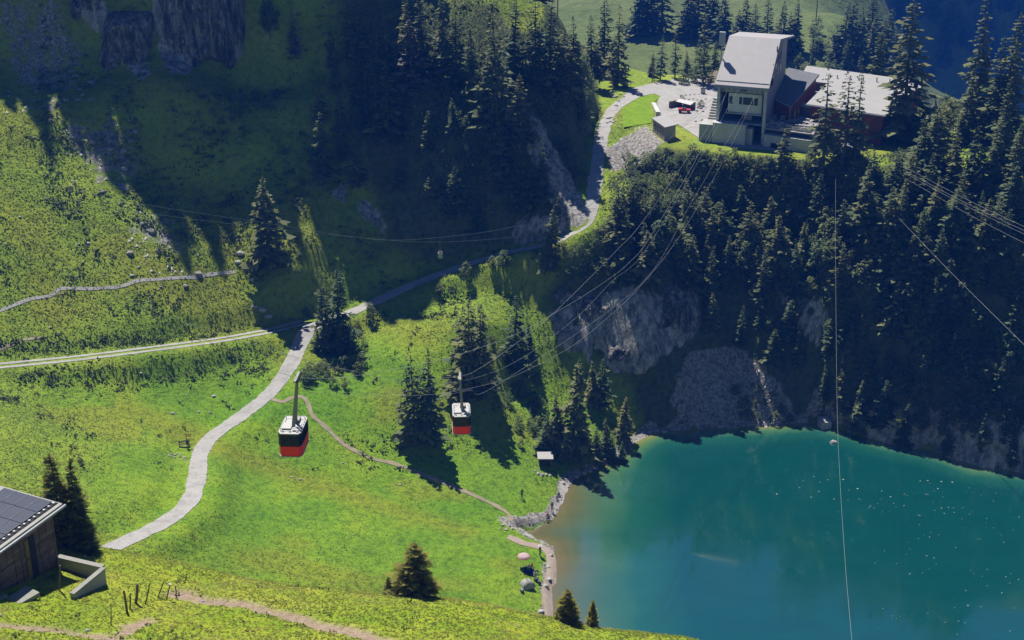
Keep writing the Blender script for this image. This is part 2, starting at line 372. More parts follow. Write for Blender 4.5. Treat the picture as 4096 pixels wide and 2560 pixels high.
g = Mat('alpine_ground', 0.95, 0.15)
aR, aS, aL, aD, _ = g.attr('zone')
n1 = g.tex(0.09, 5, 0.6); n2 = g.tex(0.9, 5, 0.65); n3 = g.tex(3.2, 4, 0.7)
poor = g.ramp(n1, [(0.3, (0.125, 0.18, 0.014)), (0.55, (0.18, 0.245, 0.02)), (0.75, (0.235, 0.275, 0.03))])
rich = g.ramp(n1, [(0.3, (0.068, 0.17, 0.008)), (0.5, (0.105, 0.215, 0.009)), (0.7, (0.165, 0.25, 0.01))])
grass = g.mix(aL, poor, rich)
grass = g.mix(g.math('MULTIPLY', aD, 0.6), grass, (0.19, 0.185, 0.018))
speck = g.ramp(n2, [(0.34, (0.4, 0.5, 0.4)), (0.5, (1, 1, 1)), (0.72, (1.25, 1.2, 1.0))])
grass = g.mix(0.75, grass, speck, 'MULTIPLY')
grass = g.mix(0.55, grass, g.ramp(n3, [(0.32, (0.5, 0.53, 0.5)), (0.55, (1.1, 1.1, 1.05))]), 'MULTIPLY')
streak = g.tex(1.0, 5, 0.65, stretch=(0.9, 0.9, 0.13)); n4 = g.tex(0.5, 5, 0.7)
rockc = g.ramp(streak, [(0.36, (0.1, 0.1, 0.1)), (0.5, (0.27, 0.26, 0.245)), (0.62, (0.42, 0.40, 0.37))])
rockc = g.mix(0.6, rockc, g.ramp(g.tex(4.0, 6, 0.75, stretch=(1, 1, 0.35)), [(0.4, (0.35, 0.34, 0.34)), (0.56, (1.15, 1.12, 1.05))]), 'MULTIPLY')
rockc = g.mix(0.5, rockc, g.ramp(n4, [(0.35, (0.45, 0.43, 0.42)), (0.62, (1.1, 1.08, 1.0))]), 'MULTIPLY')
screec = g.ramp(g.tex(1.6, 4, 0.75), [(0.36, (0.06, 0.056, 0.052)), (0.5, (0.19, 0.175, 0.155)), (0.64, (0.34, 0.315, 0.28))])
edge = g.math('MULTIPLY_ADD', n2, 0.8); 
def thresh(a):
    s1 = g.math('ADD', a, g.math('MULTIPLY', g.math('SUBTRACT', n4, 0.5), 0.9))
    return g.math('MULTIPLY', g.math('SUBTRACT', s1, 0.42), 6.0, True)
shade_fac = g.attr('shade_cover')[0]; shade_floor_c = g.ramp(n2, [(0.35, (0.03, 0.038, 0.018)), (0.6, (0.075, 0.085, 0.035))]); grass = g.mix(g.math('MULTIPLY', shade_fac, 0.92), grass, shade_floor_c)  # dark forest floor tone that doubles as painted shade
col = g.mix(thresh(aS), grass, screec)
col = g.mix(thresh(aR), col, rockc)
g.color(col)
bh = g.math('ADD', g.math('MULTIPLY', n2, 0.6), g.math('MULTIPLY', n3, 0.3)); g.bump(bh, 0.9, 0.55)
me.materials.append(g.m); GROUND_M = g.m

# ------------------------------------------------------------------ lake
LK = Field(-5, 185, 100, 240, 1.0)
sdl, _ = polydist(LK.X, LK.Y, [tuple(p[:2]) for p in shore] + [(160, 205)])
inl = inpoly(LK.X, LK.Y, lake_poly)
# one sheet triangulated from the outline, with inner grid points for the depth colours
keep = inl | (sdl < 2.0)
li = np.full(LK.X.shape, -1); li[keep] = np.arange(keep.sum())
q = np.stack([li[:-1, :-1], li[:-1, 1:], li[1:, 1:], li[1:, :-1]], -1).reshape(-1, 4); q = q[(q >= 0).all(1)]
lme = mesh_np('lake', np.stack([LK.X[keep], LK.Y[keep], np.zeros(keep.sum())], -1), q.ravel(), np.full(len(q), 4))
shelf_l = np.clip(1.0 - (LK.X - 8) / 40, 0.0, 1.0) * smooth(222, 200, LK.Y)
depth = np.where(inl, sdl, 0.0) / (2.6 + 7.5 * shelf_l) + 0.10 * fbm(LK.X / 6, LK.Y / 6, 3, 15)
depth = np.clip(depth / 3.0, 0, 1)
sand = smooth(20, 9, LK.X) 
la = lme.color_attributes.new('depth', 'FLOAT_COLOR', 'POINT')
la.data.foreach_set('color', np.stack([depth[keep], sand[keep], np.zeros(keep.sum()), np.ones(keep.sum())], -1).astype(np.float32).ravel())
lake = link('lake', lme); lake['kind'] = 'structure'
w = Mat('lake_water', 0.05, 0.9); w.b.inputs['IOR'].default_value = 1.36; w.b.inputs['Coat Weight'].default_value = 1.0; w.b.inputs['Coat IOR'].default_value = 1.75; w.b.inputs['Coat Roughness'].default_value = 0.06
dR, dG, _, _, _ = w.attr('depth')
far_c = w.ramp(dR, [(0.0, (0.20, 0.19, 0.05)), (0.10, (0.13, 0.16, 0.045)), (0.25, (0.05, 0.13, 0.06)), (0.5, (0.010, 0.075, 0.052)), (1.0, (0.003, 0.05, 0.046))])
near_c = w.ramp(dR, [(0.0, (0.13, 0.105, 0.05)), (0.06, (0.095, 0.095, 0.036)), (0.16, (0.06, 0.095, 0.056)), (0.36, (0.016, 0.072, 0.048)), (1.0, (0.003, 0.05, 0.046))])
wc = w.mix(dG, far_c, near_c)
wc = w.mix(0.35, wc, w.ramp(w.tex(0.12, 4, 0.6, stretch=(1, 2.0, 1)), [(0.3, (0.7, 0.8, 0.8)), (0.7, (1.2, 1.15, 1.1))]), 'MULTIPLY')
w.color(wc)
wb = w.math('ADD', w.tex(1.1, 3, 0.5, stretch=(1, 1.8, 1)), w.math('MULTIPLY', w.tex(4.5, 2, 0.5), 0.3)); w.bump(wb, 0.09, 0.3)
w.L.new(w.ramp(w.tex(0.05, 4, 0.6, stretch=(1, 2.2, 1)), [(0.4, (0.03, 0.03, 0.03)), (0.65, (0.13, 0.13, 0.13))]), w.b.inputs['Coat Roughness'])
lme.materials.append(w.m)

# ------------------------------------------------------------------ far hills beyond the station
F = Field(-500, 1100, 380, 1500, 8.0)
fc = []
for px in (560, 620, 680, 740, 800):
    for py, Y in ((110, 400), (75, 440), (30, 500), (0, 545), (-60, 640), (-130, 800)): fc.append(tuple(at_y(px, py, Y)))
for px, py, Y in ((845, 110, 410), (845, 60, 450), (850, 10, 500), (850, -60, 600)): fc.append(tuple(at_y(px, py, Y)))
fc += [(140, 400, -20), (170, 480, -45), (200, 600, -60), (260, 700, -62), (330, 500, -60), (400, 700, -62), (200, 720, -60), (230, 400, -30), (330, 400, -30)]
for px in (860, 920, 980, 1060, 1160):
    for py, Y in ((120, 762), (70, 772), (20, 782), (-60, 797), (-200, 822), (-330, 860)): fc.append(tuple(at_y(px, py, Y)))
fc += [(-400, 400, 60), (-200, 400, 60), (-300, 700, 60), (0, 400, 40), (0, 900, 120), (-400, 1200, 160), (300, 1300, 200), (800, 1300, 260), (1000, 1000, 200), (900, 600, 40), (700, 450, 0)]
F.Z = RBF(fc, 30.0)(F.X, F.Y) + fbm(F.X / 90, F.Y / 90, 4, 120) * 6 + fbm(F.X / 30, F.Y / 30, 3, 121) * 1.5
fi = np.arange(F.nx * F.ny).reshape(F.ny, F.nx)
fq = np.stack([fi[:-1, :-1], fi[:-1, 1:], fi[1:, 1:], fi[1:, :-1]], -1).reshape(-1, 4)
fme = mesh_np('hills', np.stack([F.X, F.Y, F.Z], -1).reshape(-1, 3), fq.ravel(), np.full(len(fq), 4))
fme.polygons.foreach_set('use_smooth', np.ones(len(fq), bool))
hills = link('hills', fme); hills['kind'] = 'structure'
fm = Mat('hill_meadow', 0.95, 0.1)
f1 = fm.tex(0.03, 6, 0.65); f2 = fm.tex(0.3, 5, 0.7)
fcx = fm.ramp(f1, [(0.3, (0.075, 0.105, 0.03)), (0.5, (0.105, 0.135, 0.038)), (0.7, (0.14, 0.16, 0.055))])
fcx = fm.mix(0.6, fcx, fm.ramp(f2, [(0.35, (0.5, 0.55, 0.55)), (0.6, (1.1, 1.1, 1.05))]), 'MULTIPLY')
fm.color(fcx); fm.bump(f2, 0.8, 2.0); fme.materials.append(fm.m)

# ------------------------------------------------------------------ near slope that the photographer looks over
nc = []
crest = [(-40, 530, 96), (0, 538, 96), (60, 545, 97), (110, 551, 99), (170, 563, 99), (240, 576, 98), (300, 587, 97), (345, 593, 96), (430, 597, 96), (520, 611, 94), (600, 629, 92), (690, 640, 90), (800, 668, 88), (920, 690, 86), (1050, 720, 84)]
for px, py, Y in crest:
    p = at_y(px, py, Y); nc.append(tuple(p)); d = ray(px, py)
    q = p + 14 * np.array([d[0], d[1], 0]) / np.hypot(d[0], d[1]); nc.append((q[0], q[1], p[2] - 12.5))
    q = p + 45 * np.array([d[0], d[1], 0]) / np.hypot(d[0], d[1]); nc.append((q[0], q[1], p[2] - 52))
for px, py, Y in [(0, 590, 86), (45, 575, 90), (20, 560, 92), (0, 640, 76), (100, 640, 78), (100, 600, 87), (200, 640, 79), (200, 605, 88), (345, 640, 80.5), (345, 615, 88), (430, 640, 82.5), (520, 640, 85), (600, 645, 87), (690, 665, 84), (800, 700, 80), (-40, 600, 82), (-40, 640, 74)]: nc.append(tuple(at_y(px, py, Y)))
nc += [(x, 50, 78 - x * 0.1) for x in (-60, -20, 20, 60)] + [(x, 15, 100 - x * 0.05) for x in (-60, -20, 20, 60)]
NS = Field(-62, 62, 8, 138, 0.5)
NS.Z = RBF(nc, 3.0, 0.02)(NS.X, NS.Y)
NS.Z += fbm(NS.X / 7, NS.Y / 7, 3, 200) * 0.28 + fbm(NS.X / 1.6, NS.Y / 1.6, 3, 205) * 0.16
npx, npy = project(NS.X, NS.Y, NS.Z)
def ndist(line):
    L = [NS.cast(a, b, y0=40) for a, b in line]; L = [tuple(p) for p in L if p is not None]; return polydist(NS.X, NS.Y, catmull(L, 4))[0]
trail = np.maximum(1 - smooth(0.5, 1.3, ndist([(178, 594), (205, 600), (250, 606), (290, 616), (340, 630), (375, 638), (400, 646)]) + fbm(NS.X / 1.5, NS.Y / 1.5, 2, 210) * 0.6),
                   1 - smooth(0.35, 0.8, ndist([(-12, 624), (20, 627), (60, 632), (100, 636), (150, 644)]) + fbm(NS.X / 1.5, NS.Y / 1.5, 2, 211) * 0.4))
trail = np.maximum(trail, 1 - smooth(0.4, 1.0, ndist([(125, 632), (135, 626), (146, 622)]) + fbm(NS.X / 1, NS.Y / 1, 2, 214) * 0.5))
NS.Z -= trail * 0.18
ni = np.arange(NS.nx * NS.ny).reshape(NS.ny, NS.nx)
nq = np.stack([ni[:-1, :-1], ni[:-1, 1:], ni[1:, 1:], ni[1:, :-1]], -1).reshape(-1, 4)
nme = mesh_np('near_slope', np.stack([NS.X, NS.Y, NS.Z], -1).reshape(-1, 3), nq.ravel(), np.full(len(nq), 4))
nme.polygons.foreach_set('use_smooth', np.ones(len(nq), bool))
na = nme.color_attributes.new('zone', 'FLOAT_COLOR', 'POINT'); z0 = np.zeros_like(trail)
ndry = np.clip(0.35 + 0.9 * fbm(NS.X / 9, NS.Y / 6, 3, 220), 0, 1)
na.data.foreach_set('color', np.stack([trail, ndry, z0, z0 + 1], -1).astype(np.float32).ravel())
near_slope = link('near_slope', nme); near_slope['kind'] = 'structure'
nm = Mat('near_grass', 0.95, 0.15)
tR, tG, _, _, _ = nm.attr('zone')
m1 = nm.tex(0.35, 5, 0.6); m2 = nm.tex(2.6, 5, 0.7); m3 = nm.tex(9, 3, 0.7)
nb = nm.ramp(m1, [(0.3, (0.11, 0.205, 0.008)), (0.5, (0.18, 0.255, 0.010)), (0.72, (0.26, 0.29, 0.02))])
nb = nm.mix(nm.math('MULTIPLY', tG, 0.45), nb, (0.34, 0.30, 0.05))
nb = nm.mix(0.7, nb, nm.ramp(m2, [(0.33, (0.4, 0.42, 0.4)), (0.55, (1.05, 1.05, 1.0))]), 'MULTIPLY')
dirt = nm.ramp(m2, [(0.3, (0.15, 0.10, 0.06)), (0.6, (0.30, 0.23, 0.165))])
nm.color(nm.mix(tR, nb, dirt)); nm.bump(nm.math('ADD', m2, nm.math('MULTIPLY', m3, 0.4)), 0.9, 0.2)
nme.materials.append(nm.m)

# ------------------------------------------------------------------ road, track and footpaths
gravel = Mat('pale_gravel', 0.9, 0.2)
gv = gravel.tex(0.45, 6, 0.75); gravel.color(gravel.mix(0.45, gravel.ramp(gv, [(0.3, (0.2, 0.19, 0.175)), (0.5, (0.29, 0.28, 0.262)), (0.7, (0.33, 0.32, 0.30))]), gravel.ramp(gravel.tex(3.5, 4, 0.8), [(0.35, (0.55, 0.52, 0.48)), (0.6, (1.08, 1.08, 1.08))]), 'MULTIPLY')); gravel.bump(gravel.tex(5, 4), 0.5, 0.05)
GRAVEL = gravel.m
earth = simple('trodden_earth', (0.22, 0.19, 0.125), 0.95, 0.1, 0.25, 0.8)
def strip(name, line, hw, mat, lift=0.07, nx=5, wob=0.15, zref=True, seed=1):
    L = np.array(line); n = len(L); d = np.gradient(L[:, :2], axis=0); d /= np.linalg.norm(d, axis=1)[:, None] + 1e-9
    nrm = np.stack([d[:, 1], -d[:, 0]], -1); vs = []
    s = np.arange(n) * 1.0
    for i in range(n):
        w_ = hw * (1 + wob * float(fbm(np.array([i * 0.37]), np.array([seed * 7.3]), 4, 300, 0.7)[0]))
        for k in range(nx):
            o = (k / (nx - 1) * 2 - 1) * w_; p = L[i, :2] + nrm[i] * o; vs.append((p[0], p[1], float(T.h(p[0], p[1])) + lift))
    fs = [(i * nx + k, i * nx + k + 1, (i + 1) * nx + k + 1, (i + 1) * nx + k) for i in range(n - 1) for k in range(nx - 1)]
    m_ = bpy.data.meshes.new(name); m_.from_pydata(vs, [], fs); m_.materials.append(mat); m_.update()
    for p in m_.polygons: p.use_smooth = True
    o = link(name, m_); o['kind'] = 'structure'; return o
def dense(line, step=0.6):
    L = np.array(line, float); seg = np.hypot(*np.diff(L[:, :2], axis=0).T); s = np.concatenate([[0], np.cumsum(seg)])
    t = np.arange(0, s[-1], step); return np.stack([np.interp(t, s, L[:, k]) for k in range(L.shape[1])], -1)
def drape(pxs, step=0.6):
    L = [T.cast(a, b) for a, b in pxs]; L = [p for p in L if p is not None]; return dense(catmull(L, 6), step)
strip('road', dense(road), 1.38, GRAVEL, wob=0.3, seed=2)
# two worn wheel tracks
tl = dense(track); dd = np.gradient(tl[:, :2], axis=0); dd /= np.linalg.norm(dd, axis=1)[:, None]; nn = np.stack([dd[:, 1], -dd[:, 0]], -1)
for sgn in (-1, 1):
    l2 = tl.copy(); l2[:, :2] += nn * sgn * 0.85; strip('track', l2, 0.42, GRAVEL, wob=0.4, seed=5 + sgn)
strip('path', drape([(-14, 315), (0, 311), (30, 300), (50, 297), (58, 291), (62, 290), (100, 289), (120, 287), (140, 281), (165, 279), (195, 278), (215, 275), (236, 272)]), 0.32, GRAVEL, wob=0.5, seed=9)
strip('path', drape([(-6, 352), (12, 345), (24, 340), (45, 337)]), 0.3, earth, wob=0.5, seed=10)
strip('path', drape([(272, 400), (283, 402), (293, 398), (303, 398), (308, 404), (312, 415), (322, 424), (335, 437), (348, 448), (372, 459), (396, 465), (430, 478), (460, 490), (490, 503), (508, 514), (512, 524)]), 0.42, earth, wob=0.6, seed=11)
strip('path', drape([(564, 483), (566, 495), (563, 508), (557, 520), (550, 528), (540, 533), (528, 538)]), 0.9, GRAVEL, wob=0.35, seed=12)
strip('path', drape([(508, 537), (525, 544), (540, 547), (549, 553), (552, 565), (551, 580), (548, 595), (549, 612), (552, 630)]), 0.85, simple('shore_sand', (0.27, 0.215, 0.17), 0.9, 0.2, 0.12, 1.0), wob=0.3, seed=13)

# ------------------------------------------------------------------ trees
def foliage(name, c0, c1, c2, k=1.0, trans=0.45, thin=0.0):
    c0, c1, c2 = (tuple(x * k for x in c) for c in (c0, c1, c2))
    m = Mat(name, 0.75, 0.2)
    a = m.attr('tint')[0]; r = m.rand()
    base = m.ramp(a, [(0.0, c0), (0.5, c1), (1.0, c2)])
    base = m.mix(0.85, base, m.ramp(r, [(0.0, (0.6, 0.74, 0.78)), (0.35, (0.85, 0.95, 0.8)), (0.65, (1.1, 1.05, 1.0)), (1.0, (1.4, 1.22, 0.85))]), 'MULTIPLY')
    m.color(base)
    tr = m.N.new('ShaderNodeBsdfTranslucent'); m.L.new(base, tr.inputs[0])
    mx = m.N.new('ShaderNodeMixShader'); mx.inputs[0].default_value = trans
    out = [n for n in m.N if n.type == 'OUTPUT_MATERIAL'][0]
    m.L.new(m.b.outputs[0], mx.inputs[1]); m.L.new(tr.outputs[0], mx.inputs[2]); sh_ = mx.outputs[0]
    if thin:
        tt = m.N.new('ShaderNodeBsdfTransparent'); m2 = m.N.new('ShaderNodeMixShader'); m2.inputs[0].default_value = thin
        m.L.new(sh_, m2.inputs[1]); m.L.new(tt.outputs[0], m2.inputs[2]); sh_ = m2.outputs[0]
    m.L.new(sh_, out.inputs[0])
    return m.m
M_SPRUCE = foliage('spruce_needles', (0.045, 0.062, 0.028), (0.092, 0.112, 0.05), (0.135, 0.15, 0.07), 1.45)
M_NEARSPRUCE = foliage('sunny_spruce_needles', (0.06, 0.062, 0.012), (0.11, 0.11, 0.02), (0.17, 0.155, 0.03), 1.5, 0.45, 0.25)
M_DEAD = foliage('dry_spruce_needles', (0.12, 0.10, 0.085), (0.20, 0.165, 0.14), (0.27, 0.225, 0.19), 1.30)
M_LEAF = foliage('broad_leaves', (0.06, 0.085, 0.032), (0.115, 0.145, 0.055), (0.165, 0.195, 0.085), 1.30)
M_BUSH = foliage('bush_leaves', (0.055, 0.08, 0.03), (0.10, 0.13, 0.05), (0.15, 0.18, 0.075), 1.30)
M_BARK = simple('bark', (0.13, 0.105, 0.085), 0.95, 0.1, 0.3, 3.0)

def quads_mesh(name, Q, tint, mat):
    """Q: (n,4,3) corner array"""
    n = len(Q); me = mesh_np(name, Q.reshape(-1, 3), np.arange(n * 4), np.full(n, 4))
    ca = me.color_attributes.new('tint', 'FLOAT_COLOR', 'POINT'); t = np.repeat(np.clip(tint, 0, 1), 4)
    ca.data.foreach_set('color', np.stack([t, t, t, np.ones_like(t)], -1).astype(np.float32).ravel())
    me.materials.append(mat); return me
def kite(a, b, width, up, fwd=0.55):
    d = b - a; side = np.cross(d, up); side /= np.linalg.norm(side) + 1e-9
    m_ = a + d * fwd; return np.array([a, m_ + side * width, b, m_ - side * width])
def spruce_mesh(seed, Hh=15.0, R=2.6, whorls=36, per=9, gap=0.0, droop=0.35, bare=0.07, mat=None, name='crown'):
    r = np.random.default_rng(seed); Q = []; tint = []
    lean = r.normal(0, 0.012, 2)
    for k in range(whorls):
        f = bare + (1 - bare) * (1 - (1 - k / (whorls - 1)) ** 1.15)
        z = f * Hh * 0.985; rad = R * ((1 - f) ** 0.82) * (0.55 + 0.45 * min(1, (f - bare) / 0.12 + 0.35)) + 0.32
        nb = max(4, int(per * (0.55 + 0.6 * (1 - f))))
        a0 = r.random() * 6.28
        for b in range(nb):
            if r.random() < gap: continue
            az = a0 + 6.283 * b / nb + r.normal(0, 0.22); L = rad * r.choice([0.55, 0.8, 1.0, 1.25], p=[0.2, 0.3, 0.3, 0.2]) * r.uniform(0.85, 1.15) * (1 + 0.22 * math.sin(az * 2 + seed))
            d = np.array([math.cos(az), math.sin(az), 0.0]); base = np.array([lean[0] * z, lean[1] * z, z + r.normal(0, 0.08)])
            dr = droop * r.uniform(0.6, 1.5) * (0.4 + 0.9 * (1 - f)); tb = r.uniform(0.15, 0.85)
            p0 = base + d * L * 0.08; p1 = base + d * L * 0.5 + np.array([0, 0, -dr * L * 0.32]); p2 = base + d * L + np.array([0, 0, -dr * L * 0.62 + 0.05 * L])
            roll = r.normal(0, 0.35); up = np.array([-d[1] * math.sin(roll), d[0] * math.sin(roll), math.cos(roll)])
            wd = 0.145 * L + 0.12
            Q.append(kite(p0, p1 + (p2 - p1) * 0.35, wd * r.uniform(0.8, 1.2), up)); tint.append(tb * 0.8)
            Q.append(kite(p1, p2, wd * r.uniform(0.7, 1.15), up + r.normal(0, 0.25, 3), 0.45)); tint.append(tb + 0.1)
            for sg in (-1, 1):
                sd_ = np.array([-d[1], d[0], 0]) * sg; q0 = p0 + (p2 - p0) * r.uniform(0.3, 0.6)
                q1 = q0 + (d * 0.55 + sd_ * 0.8) * L * r.uniform(0.28, 0.45) + np.array([0, 0, -0.12 * L])
                Q.append(kite(q0, q1, wd * 0.62, up + r.normal(0, 0.35, 3))); tint.append(tb + r.normal(0, 0.1))
            if L > 0.9 and r.random() < 0.5:
                q0 = p0 + (p2 - p0) * r.uniform(0.35, 0.8); q1 = q0 + np.array([r.normal(0, 0.1), r.normal(0, 0.1), -0.36 * L])
                Q.append(kite(q0, q1, wd * 0.55, d + r.normal(0, 0.3, 3))); tint.append(tb - 0.2)
    top = np.array([lean[0] * Hh, lean[1] * Hh, Hh])
    for k in range(5):
        az = k * 1.256; Q.append(kite(top - np.array([0, 0, 0.9]), top + np.array([math.cos(az) * 0.06, math.sin(az) * 0.06, 0.15]), 0.11, np.array([math.cos(az), math.sin(az), 0.2]))); tint.append(0.5)
    return quads_mesh(name, np.array(Q), np.array(tint), mat)
def trunk_mesh(Hh, r0, frac=0.93):
    m = MB(); m.tube([(0, 0, -0.8), (0, 0, Hh * 0.35), (0.03, 0, Hh * 0.7), (0.0, 0, Hh * frac)], [r0, r0 * 0.75, r0 * 0.42, 0.03], 6); return m.mesh('trunk', M_BARK, True)
def leaf_cloud(r, centres, radii, n, size, squash=0.85):
    Q = []; tint = []
    for _ in range(n):
        k = r.integers(len(centres)); v = r.normal(0, 1, 3); v /= np.linalg.norm(v); rr = radii[k] * (r.random() ** 0.28)
        p = centres[k] + v * rr * np.array([1, 1, squash]); nrm = v * 0.5 + r.normal(0, 0.45, 3) + np.array([0, 0, 1.1])
        a = np.cross(nrm, r.normal(0, 1, 3)); a /= np.linalg.norm(a) + 1e-9
        s = size * r.uniform(0.6, 1.4); Q.append(kite(p - a * s, p + a * s, s * 0.62, nrm)); tint.append(0.5 + 0.22 * v[2] * 0 + r.normal(0, 0.22) + 0.12 * math.sin(k * 2.4))
    return np.array(Q), np.array(tint)
def broadleaf_mesh(seed, Hh=7.0, R=2.3, n=1500, lobes=16, mat=None, size=0.27, lo=0.28):
    r = np.random.default_rng(seed); cs = []; rad = []
    for k in range(lobes):
        f = lo + (1 - lo) * (k + 0.5) / lobes; w_ = R * math.sin(math.pi * min(0.97, 0.16 + 0.8 * (f - lo) / (1 - lo))) * r.uniform(0.5, 1.0)
        az = k * 2.4 + r.normal(0, 0.3); cs.append(np.array([math.cos(az) * w_ * 0.75, math.sin(az) * w_ * 0.75, f * Hh * 0.93])); rad.append(R * r.uniform(0.22, 0.4))
    Q, t = leaf_cloud(r, cs, rad, n, size)
    m = MB(); m.tube([(0, 0, -0.6), (0.05, 0, Hh * 0.35), (0, 0.05, Hh * 0.75)], [0.02 * Hh, 0.014 * Hh, 0.03], 6)
    for k in range(0, lobes, 2):
        c = cs[k]; m.tube([(0.03, 0, c[2] * 0.55), (c[0] * 0.5, c[1] * 0.5, c[2] * 0.82), tuple(c)], [0.008 * Hh, 0.005 * Hh, 0.012], 5)
    return quads_mesh('crown', Q, t, mat), m.mesh('trunk', M_BARK, True)
SPR = {'full': [], 'slim': [], 'open': [], 'dead': [], 'near': []}
for s_ in range(6): SPR['full'].append((spruce_mesh(10 + s_, 15, 3.1 + 0.35 * (s_ % 3), 26 + 3 * (s_ % 3), 8 + s_ % 3, 0.04 + 0.05 * (s_ % 3), 0.3 + 0.09 * (s_ % 3), 0.04 + 0.05 * (s_ % 2), mat=M_SPRUCE), trunk_mesh(15, 0.24), 15.0))
for s_ in range(5): SPR['slim'].append((spruce_mesh(20 + s_, 18, 2.7 + 0.3 * (s_ % 3), 30 + 3 * (s_ % 3), 9, 0.05 + 0.05 * (s_ % 3), 0.4 + 0.08 * (s_ % 3), mat=M_SPRUCE), trunk_mesh(18, 0.24), 18.0))
for s_ in range(2): SPR['open'].append((spruce_mesh(30 + s_, 18, 3.1, 27, 7, 0.2, 0.42, 0.14, mat=M_SPRUCE), trunk_mesh(18, 0.26), 18.0))
SPR['dead'].append((spruce_mesh(40, 14, 2.6, 36, 9, 0.12, 0.3, mat=M_DEAD), trunk_mesh(14, 0.2), 14.0))
for s_ in range(3): SPR['near'].append((spruce_mesh(50 + s_, 7, 1.55, 34, 10, 0.10, 0.1, 0.03, mat=M_NEARSPRUCE), trunk_mesh(7, 0.11), 7.0))
BRD = []
for s_ in range(4): BRD.append((*broadleaf_mesh(60 + s_, 7, 2.5 + 0.3 * (s_ % 2), 720, 18 + s_, M_LEAF), 7.0))
BSH = []
for s_ in range(4): BSH.append((*broadleaf_mesh(70 + s_, 2.6, 1.8, 330, 10, M_BUSH, 0.16, 0.08), 2.6))
tree_xy = []
def plant(kind, pos, h, name, label, cat, group, sx=1.0, rz=None, tilt=0.0):
    lib = {'brd': BRD, 'bush': BSH}.get(kind) or SPR[kind]
    cr, tr, h0 = lib[random.randrange(len(lib))]; s = h / h0
    e = empty(name, (pos[0], pos[1], pos[2] - 0.05), random.random() * 6.28 if rz is None else rz); w1 = random.uniform(0.85, 1.2); e.scale = (s * sx * w1 * random.uniform(0.92, 1.08), s * sx * w1, s)
    e.rotation_euler.x = random.gauss(0, 0.03); e.rotation_euler.y = random.gauss(0, 0.03) + tilt
    link('crown', cr, e); link('trunk', tr, e); tag(e, label, cat, group); tree_xy.append((pos[0], pos[1])); return e
def plant_tip(kind, px, py, h, name, label, group, F_=None, **kw):
    cat = 'shrub' if kind == 'bush' else 'tree'
    p = (F_ or T).cast(px, py, h * 0.985)
    if p is None: return None
    return plant(kind, p, h, name, label, cat, group, **kw)
ROADD, _ = polydist(T.X, T.Y, road); TRKD, _ = polydist(T.X, T.Y, track)
def blocked(p, clear=2.6):
    i = int(round((p[0] - T.x0) / T.step)); j = int(round((p[1] - T.y0) / T.step))
    if not (0 <= i < T.nx and 0 <= j < T.ny): return False
    if ROADD[j, i] < clear or TRKD[j, i] < 2.2 or lin[j, i]: return True
    return 24 < p[0] / PS < 78 and 250 < p[1] / PS < 292 and pin[j, i]
def scatter(kind, poly, n, hr, name, label, group, mind=2.2, tries=40, dens=None, **kw):
    xs = [p[0] for p in poly]; ys = [p[1] for p in poly]; made = 0; mine = []
    for _ in range(n * tries):
        if made >= n: break
        px = random.uniform(min(xs), max(xs)); py = random.uniform(min(ys), max(ys))
        if not inpoly(np.array([px]), np.array([py]), poly)[0]: continue
        h = random.uniform(*hr); p = T.cast(px, py, h * 0.985)
        if p is None or blocked(p) or any((p[0] - q[0]) ** 2 + (p[1] - q[1]) ** 2 < mind ** 2 for q in mine): continue
        if dens is not None and dens(p) < random.random(): continue
        plant(kind, p, h, name, label, 'shrub' if kind == 'bush' else 'tree', group, **kw); mine.append(p); made += 1
    return made

# single trees the photograph sets apart
L1 = 'spruce with its own long shadow standing alone on the left meadow above the path junction'
plant_tip('full', 263, 179, 17.5, 'spruce_tree', L1, None, sx=1.1)
for px, py, h, lb in ((336, 270, 16, 'taller of the spruces beside the road junction, at the edge of the big shadow'), (320, 278, 14.5, 'spruce growing against the taller one beside the road junction'), (327, 296, 10, 'lower spruce in front of the junction pair beside the road')):
    plant_tip('full', px, py, h, 'spruce_tree', lb, 'spruces at the road junction', sx=0.95)
for px, py, h, lb in ((413, 350, 18, 'left one of twin broad spruces standing in the sloping meadow between the two cable cars'), (424, 351, 17.5, 'right one of twin broad spruces standing in the sloping meadow between the two cable cars')):
    plant_tip('full', px, py, h, 'spruce_tree', lb, 'twin spruces in the sloping meadow', sx=0.86)
for px, py, h in ((468, 300, 19), (478, 304, 17), (460, 308, 15)):
    plant_tip('full', px, py, h, 'spruce_tree', 'spruce in the tight clump right above the farther red cable car', 'spruce clump above the farther cable car', sx=0.95)
plant_tip('full', 514, 296, 15, 'spruce_tree', 'slim spruce in front of the shaded rock face, beside a shorter one', None)
plant_tip('full', 530, 318, 8, 'spruce_tree', 'short spruce beside the slim one in front of the shaded rock face', None)
plant_tip('slim', 551, 207, 13, 'spruce_tree', 'spruce on the outside of the road bend below the lit rock slab', None)
plant_tip('slim', 573, 360, 19, 'spruce_tree', 'tall slim spruce behind the picnic shelter throwing its shadow onto the lake', None, sx=1.1)
for px, py, h in ((593, 362, 8.5), (603, 361, 9.5)): plant_tip('full', px, py, h, 'spruce_tree', 'small spruce of a pair in the shade beneath the overhanging cliff', 'spruce pair beneath the overhanging cliff')
for px, py, h in ((624, 397, 9), (607, 418, 7.5), (597, 428, 6.5), (622, 441, 4.5), (585, 400, 9), (613, 436, 5), (558, 395, 11), (546, 412, 8)): plant_tip('full', px, py, h, 'spruce_tree', 'lit spruce in the group on the lakeshore behind the shelter', 'spruces on the lakeshore')
plant_tip('dead', 292, 9, 10, 'spruce_tree', 'dry pinkish spruce alone in the dark slope beneath the big cliff', None)
plant_tip('brd', 268, 2, 8, 'broadleaf_tree', 'pale leafy tree beside the big shaded cliff', None)
